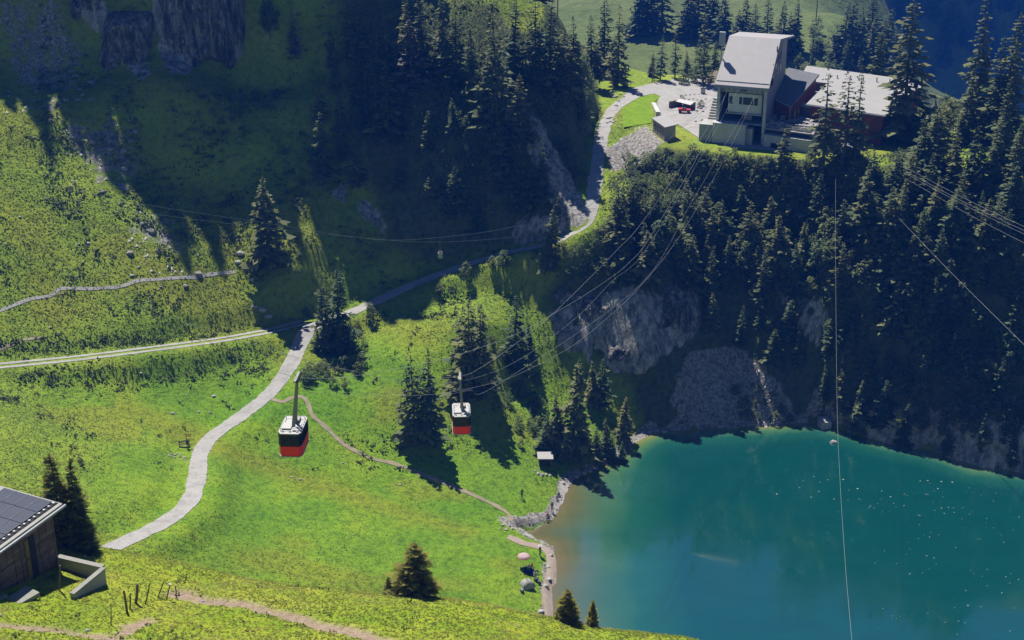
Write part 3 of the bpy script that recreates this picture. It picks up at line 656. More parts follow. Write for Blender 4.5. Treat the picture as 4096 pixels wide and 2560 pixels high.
plant_tip('dead', 410, 21, 15, 'spruce_tree', 'dry greyish pink spruce among the green ones on the mountain face', None, sx=1.3)
# mountain face
for px, py, h in ((350, -4, 14), (384, -6, 17), (374, 20, 17), (376, 62, 16), (387, 68, 16), (403, -2, 17), (424, -4, 17), (441, -4, 16), (455, 6, 17), (474, 24, 16), (499, 8, 25), (502, 95, 17), (512, -2, 18), (536, -4, 18), (549, 2, 18), (575, 18, 15), (593, 16, 15), (606, -4, 19), (620, 6, 19), (582, 85, 8), (520, 76, 14), (525, 152, 13), (542, 146, 10), (490, 60, 15), (563, 30, 13)):
    plant_tip('slim' if h > 15 else 'full', px, py, h, 'spruce_tree', 'tall spruce of the sparse forest on the steep mountain face above the road', 'spruces on the steep mountain face', sx=1.12)
scatter('full', [(340, 60), (440, 90), (560, 120), (560, 200), (440, 220), (380, 160)], 12, (6, 10), 'spruce_tree', 'smaller spruce in the dark lower part of the mountain face', 'smaller spruces low on the mountain face')
scatter('bush', [(452, 105), (478, 120), (485, 210), (466, 215)], 22, (2.2, 3.6), 'leafy_shrub', 'leafy shrub on the sunlit rib running down the mountain face', 'shrubs on the sunlit rib', mind=1.2)
scatter('bush', [(520, 60), (590, 70), (580, 180), (560, 140), (530, 100)], 16, (2.0, 3.6), 'leafy_shrub', 'leafy shrub on the mountain flank left of the station road', 'shrubs on the mountain flank', mind=1.5)
scatter('bush', [(420, 150), (450, 180), (455, 215), (430, 200)], 5, (2, 4), 'leafy_shrub', 'isolated shrub on the dark mountain face above the road', 'isolated shrubs above the road')
for px, py, h in ((467, 262, 4.5), (503, 252, 4.5), (370, 304, 3.5), (492, 258, 3), (440, 285, 2.6)): plant_tip('brd', px, py, h, 'broadleaf_tree', 'small pale leafy tree at the outer edge of the shaded road', 'small leafy trees along the shaded road')
# behind and beside the station
for px, py, h in ((662, 35, 11), (677, 31, 11.5), (688, 50, 6.5), (699, 40, 9), (707, 9, 18), (715, 40, 9), (730, 15, 12), (652, 52, 6)): plant_tip('open' if h > 10 else 'full', px, py, h, 'spruce_tree', 'spruce at the back edge of the gravel yard left of the station tower', 'spruces behind the gravel yard')
for px, py, h in ((695, 66, 4), (706, 68, 4), (684, 72, 3)): plant_tip('bush', px, py, h, 'leafy_shrub', 'leafy shrub under the spruces behind the gravel yard', 'shrubs behind the gravel yard')
for px, py, h, k, lb in ((832, 68, 22, 'open', 'tall thin spruce with sparse branches right in front of the long white roof'), (853, 72, 20, 'open', 'first of two spruces standing close together before the long white roof'), (864, 70, 21, 'open', 'second of two spruces standing close together before the long white roof'), (918, -6, 30, 'slim', 'tallest dark slender spruce at the right end of the long white roof'),
                 (893, 99, 9, 'full', 'dark young spruce beside the tallest slender one'), (929, 58, 11, 'full', 'young spruce in front of the deep blue valley, beside the tallest slender one')):
    plant_tip(k, px, py, h, 'spruce_tree', lb, None, sx=1.0)
for px, py, h in ((880, 22, 20), (955, 0, 22), (963, 12, 19), (993, 0, 25), (1016, 14, 24), (1005, 40, 20), (1023, 40, 20), (976, 70, 14), (1010, 80, 18), (940, 110, 14), (960, 120, 14), (1000, 110, 17), (985, 130, 14), (1020, 130, 16), (930, 120, 15)):
    plant_tip('full' if h < 16 else 'slim', px, py, h, 'spruce_tree', 'big spruce of the wood on the plateau beyond the restaurant terrace', 'spruces on the plateau wood', sx=1.15)
scatter('brd', [(935, 90), (985, 90), (1000, 115), (940, 125), (880, 100), (865, 95)], 16, (4, 6.5), 'broadleaf_tree', 'round leafy tree on the sunny clearing beyond the restaurant', 'leafy trees on the clearing', mind=2.0)
scatter('full', [(845, 130), (1030, 110), (1030, 220), (920, 200), (850, 190)], 24, (8, 13), 'spruce_tree', 'spruce on the upper edge of the wooded slope below the clearing', 'spruces on the upper wooded slope', mind=2.6, sx=1.15)
# wooded slope between station and lake
LB = 'leafy tree on the wooded slope between the station and the lake'
for px, py, h in ((658, 222, 7), (667, 215, 7.5), (684, 236, 8), (676, 228, 6.5), (660, 235, 7)): plant_tip('brd', px, py, h, 'broadleaf_tree', 'bright leafy tree on the lit rib under the cables', 'bright leafy trees under the cables', sx=1.2)
for px, py, h in ((781, 217, 12), (787, 128, 11), (758, 160, 8), (885, 243, 10), (918, 236, 11.5), (944, 304, 9), (622, 186, 9), (633, 180, 10), (690, 180, 12), (645, 190, 9), (700, 200, 10), (800, 160, 11), (820, 175, 12), (770, 205, 9), (845, 200, 10), (870, 170, 13), (905, 190, 12), (960, 190, 12), (1000, 200, 12), (985, 215, 12), (740, 190, 9), (720, 210, 8)):
    plant_tip('full', px, py, h, 'spruce_tree', 'spruce rising from the wooded slope below the station', 'spruces on the slope below the station', sx=1.1)
scatter('brd', [(735, 160), (830, 150), (900, 180), (900, 270), (800, 280), (740, 240), (690, 200)], 60, (4, 7), 'broadleaf_tree', LB, 'leafy trees on the slope below the station', mind=2.2)
scatter('brd', [(890, 190), (1030, 190), (1030, 330), (960, 380), (900, 290)], 45, (3.5, 6.5), 'broadleaf_tree', LB, 'leafy trees on the slope below the station', mind=2.4)
scatter('full', [(610, 180), (700, 170), (820, 200), (1030, 210), (1030, 300), (900, 290), (790, 260), (690, 250), (610, 230)], 40, (7, 12), 'spruce_tree', 'spruce rising from the wooded slope below the station', 'spruces on the slope below the station', mind=2.6, sx=1.1)
scatter('full', [(840, 290), (1030, 290), (1030, 400), (960, 400), (850, 340)], 18, (6, 10), 'spruce_tree', 'lone spruce on the dark lower cliff above the water', 'spruces on the lower cliff')
scatter('bush', [(625, 148), (700, 150), (770, 160), (830, 160), (830, 190), (740, 200), (640, 200)], 60, (1.8, 3.4), 'leafy_shrub', 'dense shrub on the bank just below the station forecourt', 'shrubs on the bank below the forecourt', mind=1.3)
scatter('bush', [(560, 238), (590, 232), (625, 240), (625, 275), (570, 265)], 16, (2, 4), 'leafy_shrub', 'shrub on the outside of the road bend', 'shrubs on the road bend', mind=1.2)
scatter('bush', [(735, 378), (775, 385), (795, 415), (735, 412)], 16, (1.0, 2.2), 'leafy_shrub', 'small shrub growing in the sunlit scree by the lake', 'shrubs in the scree', mind=1.2)
scatter('bush', [(300, 300), (360, 318), (380, 350), (350, 380), (305, 375)], 34, (1.2, 2.6), 'leafy_shrub', 'shrub on the bushy bank under the road junction', 'shrubs under the road junction', mind=1.2)
scatter('bush', [(480, 330), (530, 350), (560, 440), (520, 450), (490, 380)], 30, (1.2, 2.4), 'leafy_shrub', 'shrub on the rough slope behind the picnic shelter', 'shrubs behind the shelter', mind=1.4)
scatter('brd', [(690, 250), (800, 270), (860, 300), (850, 345), (780, 320), (700, 290)], 16, (2.5, 5), 'broadleaf_tree', 'small leafy tree low on the shaded slope above the scree', 'leafy trees above the scree', mind=2.5)
scatter('full', [(300, 20), (370, 30), (370, 140), (310, 120)], 9, (9, 14), 'spruce_tree', 'spruce standing in the deep shade beside the big cliff', 'spruces in the shade beside the big cliff', mind=4)
scatter('full', [(700, 290), (790, 290), (860, 330), (1030, 330), (1030, 440), (940, 430), (860, 400), (800, 350)], 26, (5, 10), 'spruce_tree', 'spruce in the dark foot of the cliff above the water', 'spruces at the foot of the cliff', mind=3)
scatter('brd', [(850, 290), (1030, 300), (1030, 440), (930, 425), (860, 390)], 24, (3, 6), 'broadleaf_tree', 'leafy tree in the dark foot of the cliff above the water', 'leafy trees at the foot of the cliff', mind=2.5)
# ridge above the frame whose trees draw the jagged shadow edge
CL = np.array(crest_line)
for k in range(30):
    x_ = -165 + 172 * (k + random.uniform(-0.4, 0.4)) / 29; y_ = float(np.interp(x_, CL[:, 0], CL[:, 1])) + random.uniform(-2, 2)
    plant('slim', (x_, y_, float(T.h(x_, y_))), random.choice([8, 12, 15, 18, 21]) * random.uniform(0.9, 1.1), 'spruce_tree', 'spruce on the ridge crest above the shaded meadow', 'tree', 'spruces on the ridge crest', sx=1.2)
# far meadow
for px, py, h in ((748, -4, 18), (757, 4, 17), (770, -2, 19), (782, 2, 18), (790, 12, 14), (798, 0, 17), (845, 5, 20), (855, -4, 22), (866, 8, 20), (876, -6, 22), (738, 10, 14), (812, 55, 7), (886, 20, 18), (700, -30, 22), (650, -36, 24), (640, -22, 20), (664, -30, 22), (690, -20, 20), (715, -24, 20), (728, -10, 18), (850, 40, 14), (862, 55, 12), (884, 40, 13), (893, 55, 12), (902, 70, 12), (874, 20, 16), (890, 8, 17), (900, 30, 14), (910, 80, 10), (880, 70, 9)):
    plant_tip('slim', px, py, h, 'spruce_tree', 'hazy spruce on the far sunlit meadow behind the station', 'spruces on the far meadow', F_=F, sx=1.5)
for k in range(26):
    p = F.cast(random.uniform(795, 880), random.uniform(20, 70), 4)
    if p is not None: plant('bush', p, random.uniform(3, 6), 'leafy_shrub', 'bush on the far meadow behind the long white roof', 'shrub', 'bushes on the far meadow')
for k in range(46):
    p = F.cast(random.uniform(885, 1030), random.uniform(-10, 85))
    if p is not None and p[1] > 700: plant('slim', p, random.uniform(14, 24), 'spruce_tree', 'hazy spruce on the deep blue far mountainside', 'tree', 'spruces on the far mountainside', sx=1.3)
scatter('bush', [(690, 143), (740, 150), (830, 152), (870, 146), (870, 160), (740, 166), (690, 158)], 34, (1.6, 3.2), 'leafy_shrub', 'leafy shrub on the rim right in front of the station', 'shrubs on the rim before the station', mind=1.3)
# near slope
def plant_near(px, py_base, h, lb, group=None, sx=1.0, y0=60):
    p = None
    for k_ in range(20):
        p = NS.cast(px, py_base + k_ * 0.7, y0=y0, y1=112)
        if p is not None: break
    if p is not None: plant('near', p, h, 'spruce_tree', lb, 'tree', group, sx=sx)
plant_near(63, 545, 8.0, 'dark young spruce behind the chalet, next to a taller twin', sx=0.95)
plant_near(79, 548, 7.8, 'slightly taller dark spruce of the pair behind the chalet', sx=0.8)
plant_near(88, 553, 4.0, 'bushy small spruce in front of the dark pair by the chalet', sx=1.0)
plant_near(416, 594, 4.8, 'sunny young spruce on the crest of the near slope with a tiny one beside it', sx=1.4)
plant_near(389, 590, 1.8, 'tiny spruce on the crest beside the sunny young one', sx=1.0)
plant_near(399, 592, 1.5, 'knee high spruce between the tiny and the young one on the crest', sx=1.1)
plant_near(566, 618, 3.0, 'bushy yellow green spruce on the crest against the pale shallows', sx=1.35)
plant_near(573, 619, 2.2, 'low spruce leaning into the bushy yellow green one on the crest', sx=1.3)
plant_near(592, 622, 2.5, 'narrow small spruce on the crest against the lake', sx=1.0)

# labels that say which one: by size and by what stands next to it
def relabel(group, names, kind, where):
    obs = [o for o in C.objects if o.get('group') == group]
    for o in obs:
        px = float(project(*o.location)[0]); s_ = o.scale[2]; k = sorted(x.scale[2] for x in obs); q_ = k.index(s_) / max(1, len(k) - 1)
        size = names[0] if q_ < 0.33 else names[1] if q_ < 0.7 else names[2]; w_ = next(t for lim, t in where if px < lim)
        o['label'] = size + ' ' + kind + ' ' + w_; o['group'] = group
relabel('spruces on the slope below the station', ('short', 'medium sized', 'tall'), 'spruce', ((655, 'on the wooded slope just beyond the road bend'), (715, 'on the wooded slope under the cable car ropes'), (775, 'on the wooded slope below the gravel forecourt'), (822, 'on the wooded slope below the restaurant terrace'), (850, 'on the wooded slope beside the pale hanging rope'), (905, 'on the wooded slope between hanging rope and valley cables'), (960, 'on the wooded slope beneath the start of the valley cables'), (2000, 'on the wooded slope beyond the single slanting cable')))
relabel('leafy trees on the slope below the station', ('small', 'middling', 'large'), 'leafy tree', ((715, 'on the bank under the cable car ropes'), (775, 'on the bank below the gravel forecourt'), (822, 'on the bank below the restaurant terrace'), (850, 'on the bank beside the pale hanging rope'), (905, 'on the slope between hanging rope and valley cables'), (960, 'on the slope beneath the start of the valley cables'), (2000, 'on the slope beyond the single slanting cable')))
relabel('spruces on the steep mountain face', ('short', 'medium sized', 'tall'), 'spruce', ((400, 'in the shaded edge beside the dry pinkish spruce'), (450, 'around the dry pinkish spruce on the mountain face'), (515, 'above the sunlit rib of the mountain face'), (560, 'beside the dark pole on the flank of the mountain'), (590, 'on the mountain flank above the road bend'), (2000, 'at the foot of the mountain where the yard road begins')))
relabel('spruces on the far meadow', ('short hazy', 'hazy', 'tall hazy'), 'spruce', ((735, 'on the far meadow left of the station tower'), (800, 'on the far meadow right behind the station tower'), (850, 'on the far meadow behind the long white roof'), (2000, 'at the rim of the far meadow before the blue valley')))
relabel('spruces on the upper wooded slope', ('short', 'medium sized', 'tall'), 'spruce', ((880, 'below the long white roof at the top of the wooded slope'), (930, 'near the tallest slender spruce at the top of the wooded slope'), (980, 'below the gravel clearing at the top of the wooded slope'), (2000, 'beyond the clearing at the top of the wooded slope')))
relabel('spruces on the plateau wood', ('shorter', 'big', 'tallest'), 'spruce', ((950, 'near the gravel clearing with the log tower'), (990, 'behind the gravel clearing before the blue valley'), (2000, 'of the wood beyond the gravel clearing')))
relabel('shrubs on the bank below the forecourt', ('small', 'dense', 'large dense'), 'shrub', ((655, 'on the bank beside the rubble slope'), (690, 'on the bank below the flat roofed hut'), (740, 'on the bank below the forecourt edge'), (2000, 'on the bank below the station front')))
relabel('spruces on the lower cliff', ('short', 'medium sized', 'tall'), 'spruce', ((885, 'on the dark lower cliff next to the hanging rope'), (945, 'on the dark lower cliff above the water'), (2000, 'on the dark lower cliff beneath the slanting cable')))
relabel('smaller spruces low on the mountain face', ('tiny', 'small', 'somewhat taller'), 'spruce', ((400, 'in the dark hollow above the road left of the goods box'), (460, 'in the dark slope straight above the goods box'), (2000, 'in the dark slope beneath the sunlit rock slab')))
relabel('spruces at the foot of the cliff', ('short', 'medium sized', 'tall'), 'spruce', ((800, 'on the dark ground above the scree'), (870, 'at the cliff foot behind the cube shaped rock'), (940, 'at the cliff foot right of the hanging rope'), (2000, 'at the cliff foot beneath the slanting cable')))
relabel('leafy trees at the foot of the cliff', ('small', 'middling', 'large'), 'leafy tree', ((900, 'at the dark cliff foot near the hanging rope'), (960, 'at the dark cliff foot above the floating flecks'), (2000, 'at the dark cliff foot beneath the slanting cable')))
# ------------------------------------------------------------------ grass tufts, ground cover, undergrowth, scree (beyond counting)
def tuft_stuff(name, P, nrm, size, mat, tint, blades=2, flat=0.0, seed=0):
    r = np.random.default_rng(seed); n = len(P); Q = []; TT = []
    for b in range(blades):
        az = r.random(n) * 6.283; d = np.stack([np.cos(az), np.sin(az), np.zeros(n)], -1)
        L = size * r.uniform(0.6, 1.4, n); tip = P + d * (L * r.uniform(0.4, 1.0, n))[:, None] + np.array([0, 0, 1]) * (L * r.uniform(0.04, 0.3, n))[:, None]
        side = np.stack([-d[:, 1], d[:, 0], np.zeros(n)], -1) * (L * r.uniform(0.3, 0.55, n))[:, None]
        b0 = P - np.array([0, 0, 0.05]); mid = (b0 + tip) / 2 + np.array([0, 0, 1]) * (L * 0.06)[:, None]
        Q.append(np.stack([b0 - side * 0.6, mid - side * 0.5, tip, mid + side * 0.9], 1)); TT.append(tint + r.normal(0, 0.18, n))
    o = link(name, quads_mesh(name, np.concatenate(Q), np.concatenate(TT), mat)); o['kind'] = 'stuff'; return o
M_GRASS = foliage('meadow_grass_blades', (0.06, 0.085, 0.02), (0.11, 0.15, 0.028), (0.17, 0.19, 0.045), 1.15, 0.45)
M_LUSH = foliage('lush_grass_blades', (0.062, 0.12, 0.012), (0.105, 0.185, 0.018), (0.16, 0.225, 0.022), 1.15, 0.45)
M_NGRASS = foliage('near_grass_blades', (0.085, 0.125, 0.012), (0.15, 0.185, 0.018), (0.27, 0.24, 0.08), 1.15, 0.45)
slopeT = np.hypot(*np.gradient(T.Z, 1.0))
fld = Field(T.x0, T.x0 + (T.nx - 1), T.y0, T.y0 + (T.ny - 1), 1.0)
def samp(A, x, y):
    i = np.clip(np.round(x - T.x0).astype(int), 0, T.nx - 1); j = np.clip(np.round(y - T.y0).astype(int), 0, T.ny - 1); return A[j, i]
gx_ = rng.uniform(-115, 45, 260000); gy_ = rng.uniform(150, 300, 260000)
ppx, ppy = project(gx_, gy_, T.h(gx_, gy_))
ok = (ppx > -15) & (ppx < 660) & (ppy > -10) & (ppy < 640) & (samp(ROADD, gx_, gy_) > rng.uniform(1.2, 2.0, len(gx_))) & (samp(TRKD, gx_, gy_) > 1.4) & ~samp(lin, gx_, gy_) & (samp(slopeT, gx_, gy_) < 1.1) & (samp(rock, gx_, gy_) < 0.3) & (samp(scree, gx_, gy_) < 0.4) & (samp(sd, gx_, gy_) > 1.2)
gx_, gy_ = gx_[ok], gy_[ok]; P_ = np.stack([gx_, gy_, T.h(gx_, gy_)], -1); lu = samp(lush, gx_, gy_)
a_ = lu > rng.uniform(0.2, 0.7, len(lu))
patch = fbm(gx_ / 9, gy_ / 9, 3, 400) * 0.5 + 0.5
tuft_stuff('grass', P_[a_], None, 0.21, M_LUSH, patch[a_] * 0.9, 2, seed=1)
tuft_stuff('grass', P_[~a_], None, 0.30, M_GRASS, patch[~a_] * 0.9, 2, seed=2)
gx_ = rng.uniform(-42, 20, 42000); gy_ = rng.uniform(70, 104, 42000); gz_ = NS.h(gx_, gy_)
nx_ = np.clip(np.round((gx_ - NS.x0) / NS.step).astype(int), 0, NS.nx - 1); ny_ = np.clip(np.round((gy_ - NS.y0) / NS.step).astype(int), 0, NS.ny - 1)
ok = (trail[ny_, nx_] < 0.4)
hu = (gx_ + 33.8) * 0.93 - (gy_ - 92) * 0.36; hv = (gx_ + 33.8) * -0.36 - (gy_ - 92) * 0.93
ok &= ~((hu < 0.2) & (hv > -0.5) & (hv < 9.5))
gx_, gy_, gz_ = gx_[ok], gy_[ok], gz_[ok]
tuft_stuff('grass', np.stack([gx_, gy_, gz_], -1), None, 0.2, M_NGRASS, np.clip(0.5 + 0.6 * fbm(gx_ / 4, gy_ / 4, 3, 410), 0, 1), 3, seed=3)
# dark dwarf shrubs in patches on the left slope and along banks
def clumps(name, cx, cy_, cz_, n, spread, size, mat, seed):
    r = np.random.default_rng(seed); k = len(cx); off = r.normal(0, 1, (k, n, 3)) * np.array([spread, spread, spread * 0.45]); off[:, :, 2] = np.abs(off[:, :, 2])
    P = np.stack([cx, cy_, cz_], -1)[:, None, :] + off; P = P.reshape(-1, 3); m = len(P)
    a = r.normal(0, 1, (m, 3)); a /= np.linalg.norm(a, axis=1)[:, None]; up = r.normal(0, 0.6, (m, 3)) + np.array([0, 0, 1]); b = np.cross(a, up); b /= np.linalg.norm(b, axis=1)[:, None] + 1e-9
    s = size * r.uniform(0.5, 1.4, m)[:, None]; Q = np.stack([P - a * s, P + b * s * 0.6, P + a * s, P - b * s * 0.6], 1)
    o = link(name, quads_mesh(name, Q, np.clip(0.4 + np.repeat(r.normal(0, 0.25, k), n) + r.normal(0, 0.15, m), 0, 1), mat)); o['kind'] = 'stuff'; return o
M_DWARF = foliage('dwarf_shrub_leaves', (0.035, 0.055, 0.022), (0.06, 0.085, 0.03), (0.095, 0.115, 0.045))
gx_ = rng.uniform(-115, 10, 26000); gy_ = rng.uniform(175, 275, 26000); gz_ = T.h(gx_, gy_)
ppx, ppy = project(gx_, gy_, gz_)
band = np.exp(-((ppy - (346 - ppx * 0.02)) / 9) ** 2) * (ppx < 240) * (ppy < 352 - ppx * 0.05) + 0.55 * np.exp(-((ppy - (382 - ppx * 0.05)) / 10) ** 2) * (ppx > 20) * (ppx < 270)
den = smooth(0.12, 0.45, fbm(gx_ / 6, gy_ / 5, 4, 430)) * 0.55 * (1 - samp(lush, gx_, gy_) * 0.9) + band * 0.8
ok = (rng.random(len(gx_)) < den) & (ppx > -15) & (ppx < 560) & (ppy < 470) & (samp(ROADD, gx_, gy_) > 2.4) & (samp(TRKD, gx_, gy_) > 1.8) & ~samp(lin, gx_, gy_)
clumps('dwarf_shrubs', gx_[ok], gy_[ok], gz_[ok], 7, 0.35, 0.26, M_DWARF, 5)
gx_ = rng.uniform(-110, 10, 9000); gy_ = rng.uniform(240, 300, 9000); gz_ = T.h(gx_, gy_); ppx, ppy = project(gx_, gy_, gz_)
ok = (ppx > 40) & (ppx < 560) & (ppy > -5) & (ppy < 260) & (fbm(gx_ / 7, gy_ / 7, 3, 450) > 0.0) & (samp(ROADD, gx_, gy_) > 2.6) & (rng.random(9000) < 0.5)
clumps('dwarf_shrubs', gx_[ok], gy_[ok], gz_[ok], 9, 0.5, 0.34, M_BUSH, 15)
# undergrowth on the wooded slopes
gx_ = rng.uniform(-60, 150, 60000); gy_ = rng.uniform(205, 320, 60000); gz_ = T.h(gx_, gy_); ppx, ppy = project(gx_, gy_, gz_)
zone = inpoly(ppx, ppy, [(600, 165), (660, 140), (760, 150), (1040, 110), (1040, 360), (860, 330), (760, 300), (690, 290), (600, 260)]) | inpoly(ppx, ppy, [(440, 60), (600, 40), (590, 120), (560, 110), (520, 210), (460, 220), (430, 130)]) | inpoly(ppx, ppy, [(845, 80), (1040, 80), (1040, 130), (845, 120)])
ok = zone & (samp(ROADD, gx_, gy_) > 2.6) & ~samp(pin, gx_, gy_) & (rng.random(len(gx_)) < 0.25 + 0.75 * smooth(-0.1, 0.25, fbm(gx_ / 5, gz_ / 5, 3, 440))) & (samp(rock, gx_, gy_) < 0.3) & (samp(scree, gx_, gy_) < 0.35)
clumps('undergrowth', gx_[ok], gy_[ok], gz_[ok], 9, 0.55, 0.3, M_BUSH, 6)

# ------------------------------------------------------------------ materials for built things
M_ROOF = simple('pale_metal_roof', (0.29, 0.272, 0.265), 0.65, 0.3, 0.05, 0.6)
M_FASCIA = simple('white_fascia', (0.27, 0.26, 0.25), 0.7, 0.3, 0.05)
M_CONC = simple('station_concrete', (0.42, 0.42, 0.38), 0.9, 0.2, 0.15, 0.5)
M_CONC2 = simple('weathered_concrete', (0.32, 0.32, 0.30), 0.9, 0.2, 0.2, 0.4)
M_SHING = simple('grey_shingle', (0.24, 0.215, 0.20), 0.9, 0.15, 0.2, 2.0)
M_REND = simple('beige_render', (0.30, 0.275, 0.235), 0.9, 0.2, 0.06, 0.5)
M_RED = simple('red_brown_wood', (0.19, 0.062, 0.032), 0.8, 0.2, 0.2, 1.5)
M_GLASS = simple('dark_window_glass', (0.012, 0.015, 0.02), 0.15, 0.3, 0.1)
M_STEEL = simple('grey_steel', (0.33, 0.34, 0.34), 0.45, 0.5, 0.1, 2.0, 0.5)
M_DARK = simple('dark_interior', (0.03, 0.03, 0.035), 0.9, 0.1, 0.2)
M_SLATE = simple('slate_roof', (0.12, 0.125, 0.13), 0.8, 0.25, 0.12, 1.0)
M_WHITE = simple('white_paint', (0.36, 0.355, 0.34), 0.6, 0.3, 0.04)
M_BRIGHT = simple('white_sheet_roof', (0.27, 0.26, 0.243), 0.6, 0.3, 0.05, 0.4)
M_WOOD = simple('weathered_wood', (0.16, 0.12, 0.085), 0.9, 0.15, 0.3, 3.0)
M_PALEWOOD = simple('pale_wood', (0.27, 0.22, 0.15), 0.85, 0.2, 0.2, 2.0)
M_DECK = simple('terrace_paving', (0.24, 0.22, 0.205), 0.9, 0.2, 0.1, 1.0)
M_REDPAINT = simple('red_paint', (0.42, 0.018, 0.02), 0.35, 0.5, 0.08, 1.0)
M_STONE = simple('pale_limestone', (0.30, 0.285, 0.26), 0.95, 0.15, 0.22, 1.2, bump=0.06)
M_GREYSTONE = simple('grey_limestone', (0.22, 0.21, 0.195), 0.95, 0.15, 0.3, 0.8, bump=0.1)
M_LAWN = Mat('bright_lawn', 0.95, 0.1); M_LAWN.color(M_LAWN.ramp(M_LAWN.tex(0.8, 5, 0.7), [(0.3, (0.08, 0.16, 0.006)), (0.6, (0.15, 0.23, 0.008))])); M_LAWN.bump(M_LAWN.tex(3, 4), 0.8, 0.15); M_LAWN = M_LAWN.m
M_BLACK = simple('black_rubber', (0.02, 0.02, 0.02), 0.7, 0.3, 0.1)

# ------------------------------------------------------------------ mountain station
SO = np.array([39.3 * PS, 266.0 * PS, PLAT]); SRZ = math.atan2(-0.353, 0.936); SE = np.array([math.cos(SRZ), math.sin(SRZ)]); SDV = np.array([-math.sin(SRZ), math.cos(SRZ)])
def slocal(p): r = np.asarray(p)[:2] - SO[:2]; return np.array([r @ SE, r @ SDV, p[2] - PLAT]) / PS
def sworld(a, k, z): q = SO[:2] + (SE * a + SDV * k) * PS; return (q[0], q[1], PLAT + z * PS)
def sz(px, py, z): return slocal(at_z(px, py, PLAT + z))
def swall(px, py, a=9.54):
    d = ray(px, py); n = np.array([SE[0], SE[1], 0]); o = np.array([0, 0, CAM_Z]); p0 = np.array(sworld(a, 0, 0)); t = ((p0 - o) @ n) / (d @ n); return slocal(o + d * t)
st = empty('cable_car_station', tuple(SO), SRZ); st.scale = (PS,) * 3
tag(st, 'tall cable car station tower with pale slanted roof and open concrete front bay', 'station')
EV, RK, RZ, BK, BZ = 11.6, 10.2, 18.4, 19.0, 17.6
AW = 9.5
def roofz(k): return EV + (RZ - EV) * k / RK if k < RK else RZ + (BZ - RZ) * (k - RK) / (BK - RK)
def sidewall(x0, x1, k0, k1, name, mat):
    ks = [k0] + [k for k in (RK,) if k0 < k < k1] + [k1]; poly = [(k, -0.5) for k in (k0, k1)] + [(k, roofz(k) - 0.12) for k in ks[::-1]]
    m = MB(); n = len(poly); vs = [(x0, p[0], p[1]) for p in poly] + [(x1, p[0], p[1]) for p in poly]
    m.add(vs, [tuple(range(n))[::-1], tuple(range(n, 2 * n))] + [(i, (i + 1) % n, n + (i + 1) % n, n + i) for i in range(n)]); return m.build(name, mat, st)
sidewall(9.2, 9.5, 0.6, 12.5, 'side_wall', M_SHING); rw = sidewall(9.22, 9.54, 12.5, 18.4, 'rear_wall', M_REND); sidewall(0.0, 0.3, 0.6, 18.4, 'side_wall', M_SHING)
MB().b2(0.3, 9.2, 18.1, 18.4, -0.5, BZ).build('back_wall', M_REND, st)
# roof
def slab(poly4, th, name, mat, parent):
    top = [Vector(p) for p in poly4]; m = MB(); m.add([*top, *[p - Vector((0, 0, th)) for p in top]], [(0, 1, 2, 3), (7, 6, 5, 4), (0, 4, 5, 1), (1, 5, 6, 2), (2, 6, 7, 3), (3, 7, 4, 0)]); return m.build(name, mat, parent)
rf = slab([(-0.45, -0.7, EV - 0.4), (9.95, -0.7, EV - 0.4), (9.62, RK, RZ + 0.15), (-0.45, RK, RZ + 0.15)], 0.3, 'roof', M_ROOF, st)
slab([(-0.45, RK + 0.003, RZ + 0.14), (9.62, RK + 0.003, RZ + 0.14), (10.6, BK + 1.0, BZ), (-0.45, BK + 1.0, BZ)], 0.3, 'rear_roof', M_ROOF, st)
MB().b2(-0.5, 10.0, -0.78, -0.705, EV - 0.95, EV - 0.38).build('fascia', M_FASCIA, rf)
MB().tube([(-0.3, 0.1, EV + 0.22), (9.8, 0.1, EV + 0.22)], 0.06, 5).build('snow_guard', M_STEEL, rf)
for x in np.arange(-0.2, 9.6, 0.53): MB().box((x, RK / 2, (EV + RZ) / 2 - 0.03), (0.05, 12.2, 0.06), rx=math.atan2(RZ - EV + 0.55, RK + 0.7)).build('roof_seam', M_ROOF, rf)
# open front
for x in (0.28, 9.24): MB().b2(x - 0.28, x + 0.26, 0.0, 0.595, 0, EV - 0.5).build('pillar', M_CONC, st)
MB().b2(0.3, 9.2, 0.9, 1.3, 9.6, EV + 0.3).build('cable_beam', M_CONC2, st)
for x in (2.2, 7.6):
    sh = MB(); sh.b2(x - 0.75, x + 0.75, 0.3, 0.9, 9.9, 11.2); shb = sh.build('sheave_housing', M_CONC, st)
    MB().tube([(x - 0.12, 0.2, 10.4), (x + 0.12, 0.2, 10.4)], 0.45, 12).build('sheave', M_STEEL, shb)
for x in (4.6, 5.2): MB().b2(x - 0.25, x + 0.25, 0.86, 0.9, 9.9, 10.8).build('window', M_GLASS, st)
gal = MB().b2(1.9, 8.4, 1.6, 1.9, 5.6, 9.3).build('gallery_wall', simple('pale_panel', (0.6, 0.6, 0.55), 0.8, 0.2, 0.08), st)
for x0, x1 in ((4.0, 4.55), (4.75, 6.7), (6.9, 7.6), (2.1, 2.7)): MB().b2(x0, x1, 1.54, 1.6, 7.2, 8.6).build('gallery_window', M_GLASS, gal)
MB().b2(1.7, 8.6, 1.2, 1.59, 5.3, 5.6).build('gallery_floor', M_CONC2, st)
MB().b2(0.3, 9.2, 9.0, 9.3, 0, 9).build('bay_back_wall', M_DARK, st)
MB().b2(0.3, 9.2, 0.6, 9.0, 3.6, 3.8).build('platform', M_CONC2, st)
MB().b2(-0.2, 6.2, -1.6, 0.59, -0.5, 4.0).build('front_block', M_CONC, st)
MB().b2(-2.9, -0.21, -1.2, 3.0, -0.5, 3.4).build('abutment', M_CONC2, st)
MB().b2(6.21, 7.4, -0.9, 0.59, -0.5, 3.2).build('machine_housing', M_CONC2, st)
